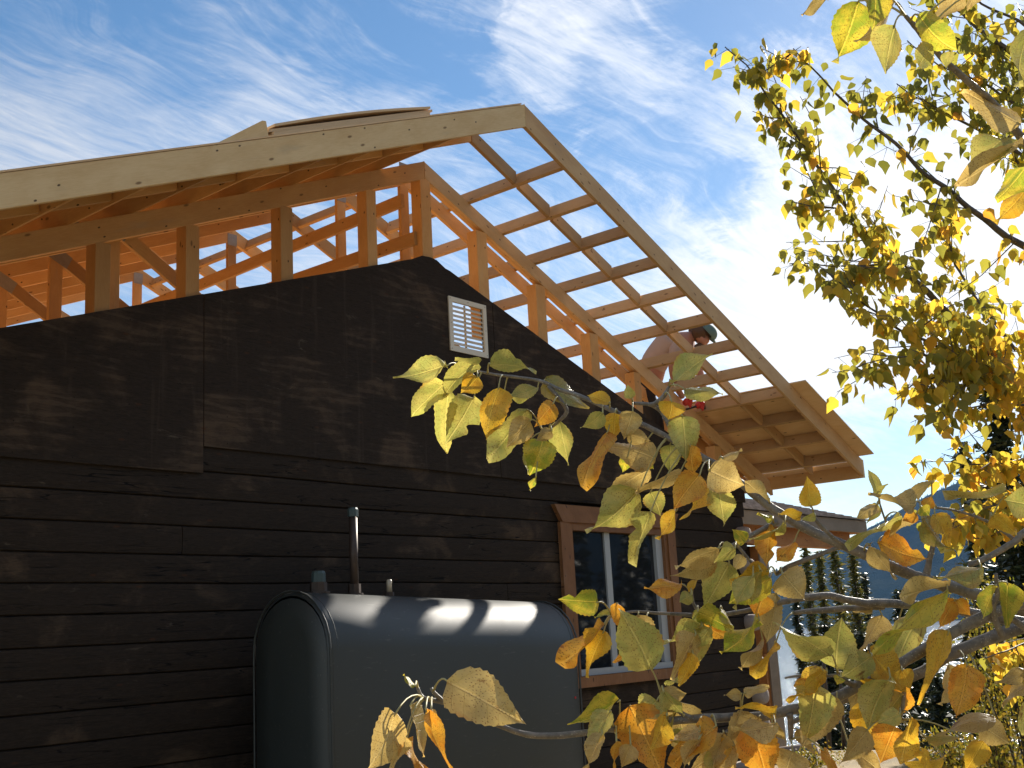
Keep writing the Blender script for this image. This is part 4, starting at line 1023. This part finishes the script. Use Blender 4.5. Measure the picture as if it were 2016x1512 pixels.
# ------------------------------------------------------------------ second poplar a few metres behind, small leaves turning
LEAFPTS = [(0, 0), (.10, .30), (.30, .42), (.55, .30), (.8, .10), (1, 0), (.8, -.10), (.55, -.30), (.30, -.42), (.10, -.30)]
def small_leaf_faces(o, ax, side, nor, L, fold):
    mid_ = [o, o+ax*L*.3+nor*0, o+ax*L*.6+nor*(-.03*L), o+ax*L-nor*.10*L]
    pl = [o+ax*L*.08+side*L*.25+nor*fold*L*.30, o+ax*L*.34+side*L*.37+nor*fold*L*.38, o+ax*L*.66+side*L*.17+nor*fold*L*.2]
    pr = [o+ax*L*.08-side*L*.25+nor*fold*L*.30, o+ax*L*.34-side*L*.37+nor*fold*L*.38, o+ax*L*.66-side*L*.17+nor*fold*L*.2]
    V = mid_ + pl + pr
    F = [(0, 1, 5, 4), (1, 2, 6, 5), (2, 3, 6), (0, 7, 8, 1), (1, 8, 9, 2), (2, 9, 3)]
    return V, F
def px_of(P_):
    d = P_-CAM; z = d.dot(rz)
    return (1008+FPX*d.dot(rx)/z, 756+FPX*d.dot(ry)/z, z) if z > .1 else (-9999, -9999, 1)
def leafy_tree():
    D0 = 5.2
    base = at(2330, 900, 5.6); base.z = gh(base.x, base.y)
    T_ = thing('poplar_tree', base, 'small-leaved poplar turning gold, its branches fanning up and left over the sky', 'tree')
    top = at(2250, -500, 5.5)
    q = MB(); tp = [base, base.lerp(top, .25)+Vector((.05, 0, 0)), base.lerp(top, .5)-Vector((.05, .03, 0)), base.lerp(top, .8), top]
    q.tube(tp, [.11, .09, .07, .04, .02], 12); q.build('trunk', M_bark2, T_, smooth=True)
    LB = [[(1432, 92, 5.0, 1.5), (1470, 130, 5.0, 2), (1510, 190, 5.0, 3), (1560, 245, 5.05, 3.5), (1600, 310, 5.1, 4), (1650, 385, 5.1, 5), (1700, 450, 5.15, 6), (1760, 520, 5.2, 7.5), (1860, 610, 5.3, 9), (1950, 700, 5.35, 11), (2060, 790, 5.4, 13), (2300, 960, 5.55, 17)],
          [(1562, 92, 4.9, 1.5), (1590, 125, 4.9, 2), (1640, 180, 4.95, 3), (1700, 235, 5.0, 4), (1760, 285, 5.0, 5), (1820, 340, 5.05, 6), (1890, 400, 5.1, 7.5), (1960, 450, 5.15, 9), (2060, 520, 5.3, 11), (2290, 700, 5.5, 15)],
          [(1765, 165, 5.4, 1.5), (1800, 190, 5.4, 2), (1860, 225, 5.4, 3), (1930, 260, 5.4, 4), (2000, 300, 5.4, 5), (2280, 460, 5.5, 9)],
          [(1800, -60, 5.6, 3), (1860, -10, 5.6, 5), (1920, 50, 5.6, 6), (2000, 110, 5.6, 8), (2110, 200, 5.6, 10), (2270, 330, 5.5, 13)],
          [(1555, 520, 4.8, 1.5), (1620, 520, 4.85, 2), (1700, 522, 4.9, 2.5), (1775, 518, 5.0, 3), (1800, 530, 5.2, 4)],
          [(1560, 400, 5.0, 1.5), (1600, 408, 5.0, 2), (1650, 410, 5.05, 2.5), (1690, 440, 5.15, 3)],
          [(1640, 540, 4.7, 1.5), (1690, 590, 4.75, 2.5), (1760, 640, 4.85, 3.5), (1840, 680, 5.0, 4.5), (1950, 705, 5.3, 5)],
          [(1690, 715, 4.6, 1.2), (1750, 705, 4.65, 1.8), (1840, 700, 4.8, 2.5), (1950, 720, 5.0, 3), (2040, 790, 5.4, 5)],
          [(1765, 790, 4.7, 1.2), (1800, 760, 4.75, 2), (1880, 735, 4.85, 2.5), (1960, 740, 5.0, 3), (2060, 800, 5.4, 4)],
          [(1850, 815, 4.9, 1.2), (1900, 800, 4.9, 2), (1960, 790, 5.0, 2.5), (2050, 800, 5.3, 4)],
          [(1890, 915, 5.0, 1.2), (1930, 915, 5.0, 2), (1990, 910, 5.1, 2.5), (2100, 880, 5.4, 5)],
          [(1900, 1060, 4.9, 1.2), (1930, 1060, 4.9, 2), (1980, 1040, 5.0, 2.5), (2100, 980, 5.3, 5)],
          [(1940, 1300, 4.8, 1.2), (1970, 1285, 4.8, 2), (2020, 1270, 4.9, 2.5), (2200, 1180, 5.4, 5)],
          [(1870, 1030, 4.7, 1.0), (1890, 1020, 4.7, 1.6), (1950, 1000, 4.8, 2.2), (2100, 960, 5.3, 5)],
          [(1850, 420, 5.6, 2), (1880, 520, 5.6, 3), (1930, 600, 5.5, 4), (2000, 690, 5.45, 5)],
          [(1790, 80, 5.5, 1.5), (1850, 130, 5.5, 2), (1930, 160, 5.5, 3), (2040, 230, 5.55, 5), (2250, 380, 5.5, 9)],
          [(1870, -40, 5.3, 2), (1930, 10, 5.3, 3), (2000, 40, 5.4, 4), (2120, 120, 5.5, 7)],
          [(1840, 20, 5.7, 1.5), (1880, 70, 5.7, 2), (1960, 110, 5.7, 3), (2060, 200, 5.6, 5)],
          [(1900, 110, 5.8, 2), (1950, 200, 5.8, 3), (2010, 330, 5.7, 4), (2120, 420, 5.6, 6)]]
    R_ = random.Random(5)
    V, F, TN = [], [], []
    leaves = []
    tw = MB()
    def add_leaf(o, d=None, spread=1.0):
        # blades hang from their stalks, each turned its own way
        ax = Vector((R_.gauss(0, .5), R_.gauss(0, .5), -1.0 + R_.gauss(0, .35))).normalized()
        side = ax.cross(Vector((R_.gauss(0, 1), R_.gauss(0, 1), R_.gauss(0, .4)))).normalized()
        L = R_.uniform(.044, .080)
        leaves.append((o, ax, side, side.cross(ax).normalized(), L, R_.uniform(-.5, .5)))
    def cluster(o, n):
        for _ in range(n):
            dv = Vector((R_.gauss(0, 1), R_.gauss(0, 1), R_.gauss(-.35, .6))).normalized()*R_.uniform(.02, .085)
            if R_.random() < .5: tw.tube([o, o+dv], [.0011, .0008], 3, cap=False)
            add_leaf(o+dv)
    for bi, pts in enumerate(LB):
        P3 = [at(x, y, d) for x, y, d, r in pts]; R3 = [.72*r*d/FPX for x, y, d, r in pts]
        PP = []; RR = []
        for i in range(len(P3)-1):
            for k in range(5):
                t = k/5; p_ = P3[i].lerp(P3[i+1], t); PP.append(p_ + Vector((noise.noise(p_*5), noise.noise(p_*5+Vector((5, 0, 0))), noise.noise(p_*5+Vector((0, 5, 0)))))*.018); RR.append(R3[i]+(R3[i+1]-R3[i])*t)
        PP.append(P3[-1]); RR.append(R3[-1])
        q = MB(); q.tube(PP, RR, 7); q.build('branch', M_bark2, T_, smooth=True)
        tot = 0; nxt = .0
        for i in range(len(PP)-1):
            seg = (PP[i+1]-PP[i]); tot += seg.length
            pxx, pyy, _ = px_of(PP[i])
            if pxx > 2250: break
            while nxt < tot:
                o = PP[i]+seg*R_.random()
                frac = min(1, i/(.75*len(PP)))
                rr = RR[i]*FPX/5/.72
                if rr < 3.2: cluster(o, R_.randint(2, 4)); nxt += .040
                else: nxt += .035
                # side twigs, longer where the branch is older
                if R_.random() < (.42 if rr > 2 else .2):
                    tl = R_.uniform(.10, .16+.36*frac)
                    back = -seg.normalized()
                    dv = (back*.8 + Vector((R_.gauss(0, .6), R_.gauss(0, .6), R_.gauss(0, .5)))).normalized()
                    e = o + dv*tl + Vector((0, 0, .02)); mid_ = o.lerp(e, .5)+Vector((R_.gauss(0, .012), R_.gauss(0, .012), R_.gauss(0, .012)))
                    tw.tube([o, mid_, e], [.0032, .0024, .0012], 4, cap=False)
                    nn = int(tl/.038)
                    for k in range(nn+1):
                        t = (k+.5)/(nn+1)
                        cluster(o.lerp(mid_, t*2) if t < .5 else mid_.lerp(e, t*2-1), R_.choice((1, 1, 2, 2, 3)))
    # keep: largest in view become single parts, the rest one mass
    scored = []
    for lf in leaves:
        x, y, z = px_of(lf[0]); vis = -40 < x < 2056 and -40 < y < 1552
        f_ = abs(lf[3].dot(ray(1900, 400).normalized()))*lf[4]/z
        scored.append((f_ if vis else 0, lf))
    scored.sort(key=lambda s_: -s_[0])
    for k, (sco, (o, ax, side, nor, L, fold)) in enumerate(scored):
        v_, f_ = small_leaf_faces(o, ax, side, nor, L, fold)
        if k < 290:
            me = bpy.data.meshes.new('leaf'); me.from_pydata([tuple(p) for p in v_], [], f_); me.polygons.foreach_set('use_smooth', [True]*len(f_)); link('leaf', me, T_, M_pl_o)
        else:
            b = len(V); V += [tuple(p) for p in v_]; F += [tuple(b+i for i in f) for f in f_]
            px_, py_, _ = px_of(o)
            tn = min(1, max(0, R_.gauss(.20 + .35*max(0, min(1, (py_-250)/800)) + .45*max(0, noise.noise(o*1.6)), .20))); TN += [tn]*len(f_)
    me = bpy.data.meshes.new('foliage'); me.from_pydata(V, [], F); a_ = me.attributes.new('tint', 'FLOAT', 'FACE'); a_.data.foreach_set('value', TN)
    me.polygons.foreach_set('use_smooth', [True]*len(F)); tag(link('foliage', me, T_, M_pl_a), kind='stuff')
    tag(tw.build('twigs', M_bark2, T_), kind='stuff')
    print('leaves', len(leaves))
leafy_tree()

# ------------------------------------------------------------------ conifers on the slope down to the lake
def conifer(px, py_top, d, rpx, m, lab, py_base=None, dens=1.0, seed=0, group=None, irregular=.3):
    R_ = random.Random(seed)
    top = at(px, py_top, d); bz = gh(top.x, top.y)
    base = Vector((top.x, top.y, bz-.1)); H = top.z-bz
    rad = rpx*d/FPX
    T_ = thing('spruce_tree', Vector((top.x, top.y, bz)), lab, 'spruce tree', group)
    q = MB(); q.tube([base, base.lerp(top, .5)+Vector((.02*H*R_.uniform(-.3, .3), 0, 0)), top], [.016*H+.03, .010*H+.02, .008], 7); q.build('trunk', M_sbark, T_, smooth=True)
    q = MB(); tn = []
    nb = int(H*15*dens)
    for i in range(nb):
        k = ((i+R_.random())/nb)**.9
        if k > .97: pass
        z = top.z - k*H*.86
        shape = min(1, (k*1.35+.04))*(1 - .25*max(0, k-.75)/.25)
        lump = 1 + irregular*noise.noise(Vector((seed*3.1, z*1.7, 0)))*2
        L = rad*shape*lump*R_.uniform(.55, 1.15)
        a = R_.random()*6.283; dr = Vector((math.cos(a), math.sin(a), 0)); o = Vector((top.x, top.y, z))
        droop = R_.uniform(.10, .45)
        sub = max(4, int(L/.055))
        sub = min(sub, 16)
        for j in range(sub):
            t = (j+.4)/sub; pc = o + dr*L*t + Vector((0, 0, -droop*L*t + .25*L*t*t))
            for s_ in range(3):
                sz = R_.uniform(.045, .095)*(1+d/60) ; ph_ = R_.random()*6.283
                u_ = Vector((math.cos(ph_), math.sin(ph_), R_.uniform(-.6, .3))).normalized(); w_ = u_.cross(Vector((R_.gauss(0, 1), R_.gauss(0, 1), 1))).normalized()
                c_ = pc + Vector((R_.gauss(0, .05), R_.gauss(0, .05), R_.gauss(0, .035)))*(1+L)
                q.poly([c_-w_*sz*.35, c_+u_*sz*1.5, c_+w_*sz*.35]); tn.append(min(1, max(0, R_.gauss(.25+.35*t, .22))))
    tag(q.build('crown', m, T_, tint=tn), kind='stuff')
    return T_
G1 = 'slender spruces between porch and lake'
for i, (px, pt, d, r, mm, lab) in enumerate([
    (1583, 1068, 42, 15, M_spr_sun, 'slender golden-green spruce just right of the porch post'),
    (1611, 1085, 44, 12, M_spr_sun, 'thin golden-green spruce second from the porch post'),
    (1640, 1062, 40, 25, M_spr_sun, 'bushier golden-green spruce third from the porch post'),
    (1676, 1078, 38, 28, M_spr_sun, 'broad green spruce with sloping right side before the blue mountain'),
    (1700, 1130, 45, 26, M_spr, 'short dark spruce low beside the broad green one'),
    (1560, 1120, 47, 16, M_spr, 'dark spruce half hidden by the porch post')]):
    conifer(px, pt, d, r*1.25, mm, lab, seed=i+1, dens=2.0)
for i, (px, pt, d, r, lab) in enumerate([
    (1622, 1230, 33, 40, 'dark spruce standing against the lake glare behind the boughs, left one'),
    (1690, 1245, 30, 46, 'dark spruce against the lake glare, middle one with bare lower trunk'),
    (1770, 1165, 34, 30, 'dark narrow spruce rising before the mountain foot'),
    (1800, 1215, 30, 42, 'wide dark spruce left of the bright lake gap'),
    (1735, 1280, 26, 38, 'low dark spruce under the crossing boughs'),
    (1845, 1330, 27, 34, 'low dark spruce beside the bright lake gap')]):
    conifer(px, pt, d, r*1.7, M_spr, lab, seed=20+i, dens=3.2)
conifer(1942, 690, 17.5, 92, M_spr, 'tall dark spruce at the right edge rising above the mountain', seed=41, dens=5.0, irregular=.5)
conifer(1893, 872, 19.5, 16, M_spr, 'thin dark spruce top just left of the tall one', seed=42, dens=2.0)
conifer(2010, 1000, 16, 95, M_spr, 'dark spruce filling the lower right edge', seed=43, dens=4.5)
conifer(1915, 1200, 15.5, 70, M_spr, 'dark spruce low at the right beneath the gold twigs', seed=44, dens=4.5)
# bare dead trunks standing before the lake
for i, (x0, y0, x1, y1, d, r, lab) in enumerate([(1617, 1250, 1638, 1530, 24, 4.5, 'bare dark trunk against the lake, leftmost of three'), (1652, 1300, 1666, 1530, 23, 4, 'bare dark trunk against the lake, middle of three'), (1600, 1300, 1612, 1530, 27, 3, 'thin bare trunk against the lake, nearest the porch')]):
    a, b = at(x0, y0, d), at(x1, y1, d); b.z = gh(b.x, b.y)-.1
    o = thing('dead_tree', Vector((b.x, b.y, b.z+.1)), lab, 'tree trunk')
    q = MB(); q.tube([b, b.lerp(a, .5)+Vector((.03, 0, 0)), a], [r*d/FPX*1.2, r*d/FPX, r*d/FPX*.5], 8); q.build('trunk', M_sbark, o, smooth=True)
    q = MB(); R_ = random.Random(i)
    for k in range(14):
        p_ = b.lerp(a, R_.uniform(.3, 1)); an = R_.random()*6.28; q.tube([p_, p_+Vector((math.cos(an), math.sin(an), R_.uniform(-.3, .5)))*R_.uniform(.15, .5)], [.008, .003], 4)
    q.build('branch', M_sbark, o)
# leafy shrubs along the yard edge, lower right
def shrub(px, py, d, hh, ww, lab, seed):
    R_ = random.Random(seed); c0 = at(px, py, d); bz = gh(c0.x, c0.y)
    T_ = thing('shrub', Vector((c0.x, c0.y, bz)), lab, 'shrub')
    q = MB(); s_ = MB(); tn = []
    H = c0.z - bz
    for i in range(16):
        a = R_.random()*6.28; e = Vector((c0.x, c0.y, bz)) + Vector((math.cos(a)*ww*R_.random(), math.sin(a)*ww*R_.random(), H*R_.uniform(.6, 1.05)))
        s_.tube([Vector((c0.x, c0.y, bz-.05)), Vector((c0.x, c0.y, bz)).lerp(e, .5)+Vector((0, 0, .1)), e], [.012, .008, .003], 4)
        for k in range(95):
            t = R_.uniform(.45, 1); p_ = Vector((c0.x, c0.y, bz)).lerp(e, t)+Vector((R_.gauss(0, .09), R_.gauss(0, .09), R_.gauss(0, .09)))
            ax = Vector((R_.gauss(0, 1), R_.gauss(0, 1), R_.gauss(-.3, 1))).normalized(); sd = ax.orthogonal().normalized(); L = R_.uniform(.025, .05)
            q.poly([p_, p_+ax*L*.5+sd*L*.35, p_+ax*L, p_+ax*L*.5-sd*L*.35]); tn.append(R_.random())
    s_.build('stems', M_sbark, T_); tag(q.build('foliage', M_shrub, T_, tint=tn), kind='stuff')
for i, (px, py, d, ww, lab) in enumerate([(1960, 1430, 9, .35, 'yellow-green shrub at the lower right corner'), (1880, 1440, 10, .3, 'yellow-green shrub low beside the corner shrub'), (1990, 1190, 8.5, .4, 'tall yellow-green shrub at the right edge before the dark spruce'), (1930, 1130, 9.5, .28, 'golden-green shrub top left of the right-edge shrub'), (1610, 1495, 15, .8, 'low golden brush on the yard edge past the porch')]):
    shrub(px, py, d, 1, ww, lab, 60+i)
# fallen grey log on the yard beyond the porch
lg = MB(); a, b = at(1520, 1490, 15.5), at(1610, 1478, 15.2); lg.tube([a, a.lerp(b, .5), b], .11, 12)
tag(lg.build('log', M_logend, smooth=True), 'grey log lying in the yard just past the porch foot', 'log')

# unseen wood added behind the viewer to darken window reflections and fill light
def back_wood():
    R_ = random.Random(77); q = MB(); tn = []
    for i in range(70):
        x = -24 + 76*R_.random(); y = -15 - 9*R_.random() - .12*abs(x-10)
        H = R_.uniform(7, 12); bz = gh(x, y); rad = R_.uniform(.9, 1.6)
        q.tube([Vector((x, y, bz)), Vector((x, y, bz+H))], [.14, .02], 5); tn += [0.0]*7
        for k in range(260):
            t = R_.random()**.8; a = R_.random()*6.283; rr = rad*(t*.95+.06)*R_.uniform(.5, 1)
            c = Vector((x+math.cos(a)*rr, y+math.sin(a)*rr, bz+H*(1-t*.92)))
            u_ = Vector((math.cos(a), math.sin(a), R_.uniform(-.8, 0))).normalized(); w_ = u_.cross(Vector((R_.gauss(0, 1), R_.gauss(0, 1), 1))).normalized(); sz = R_.uniform(.25, .5)
            q.poly([c-w_*sz*.5, c+u_*sz, c+w_*sz*.5]); tn.append(min(1, max(0, R_.gauss(.3, .2))))
    tag(q.build('unseen_spruce_wood', M_spr, tint=tn), kind='stuff')
back_wood()
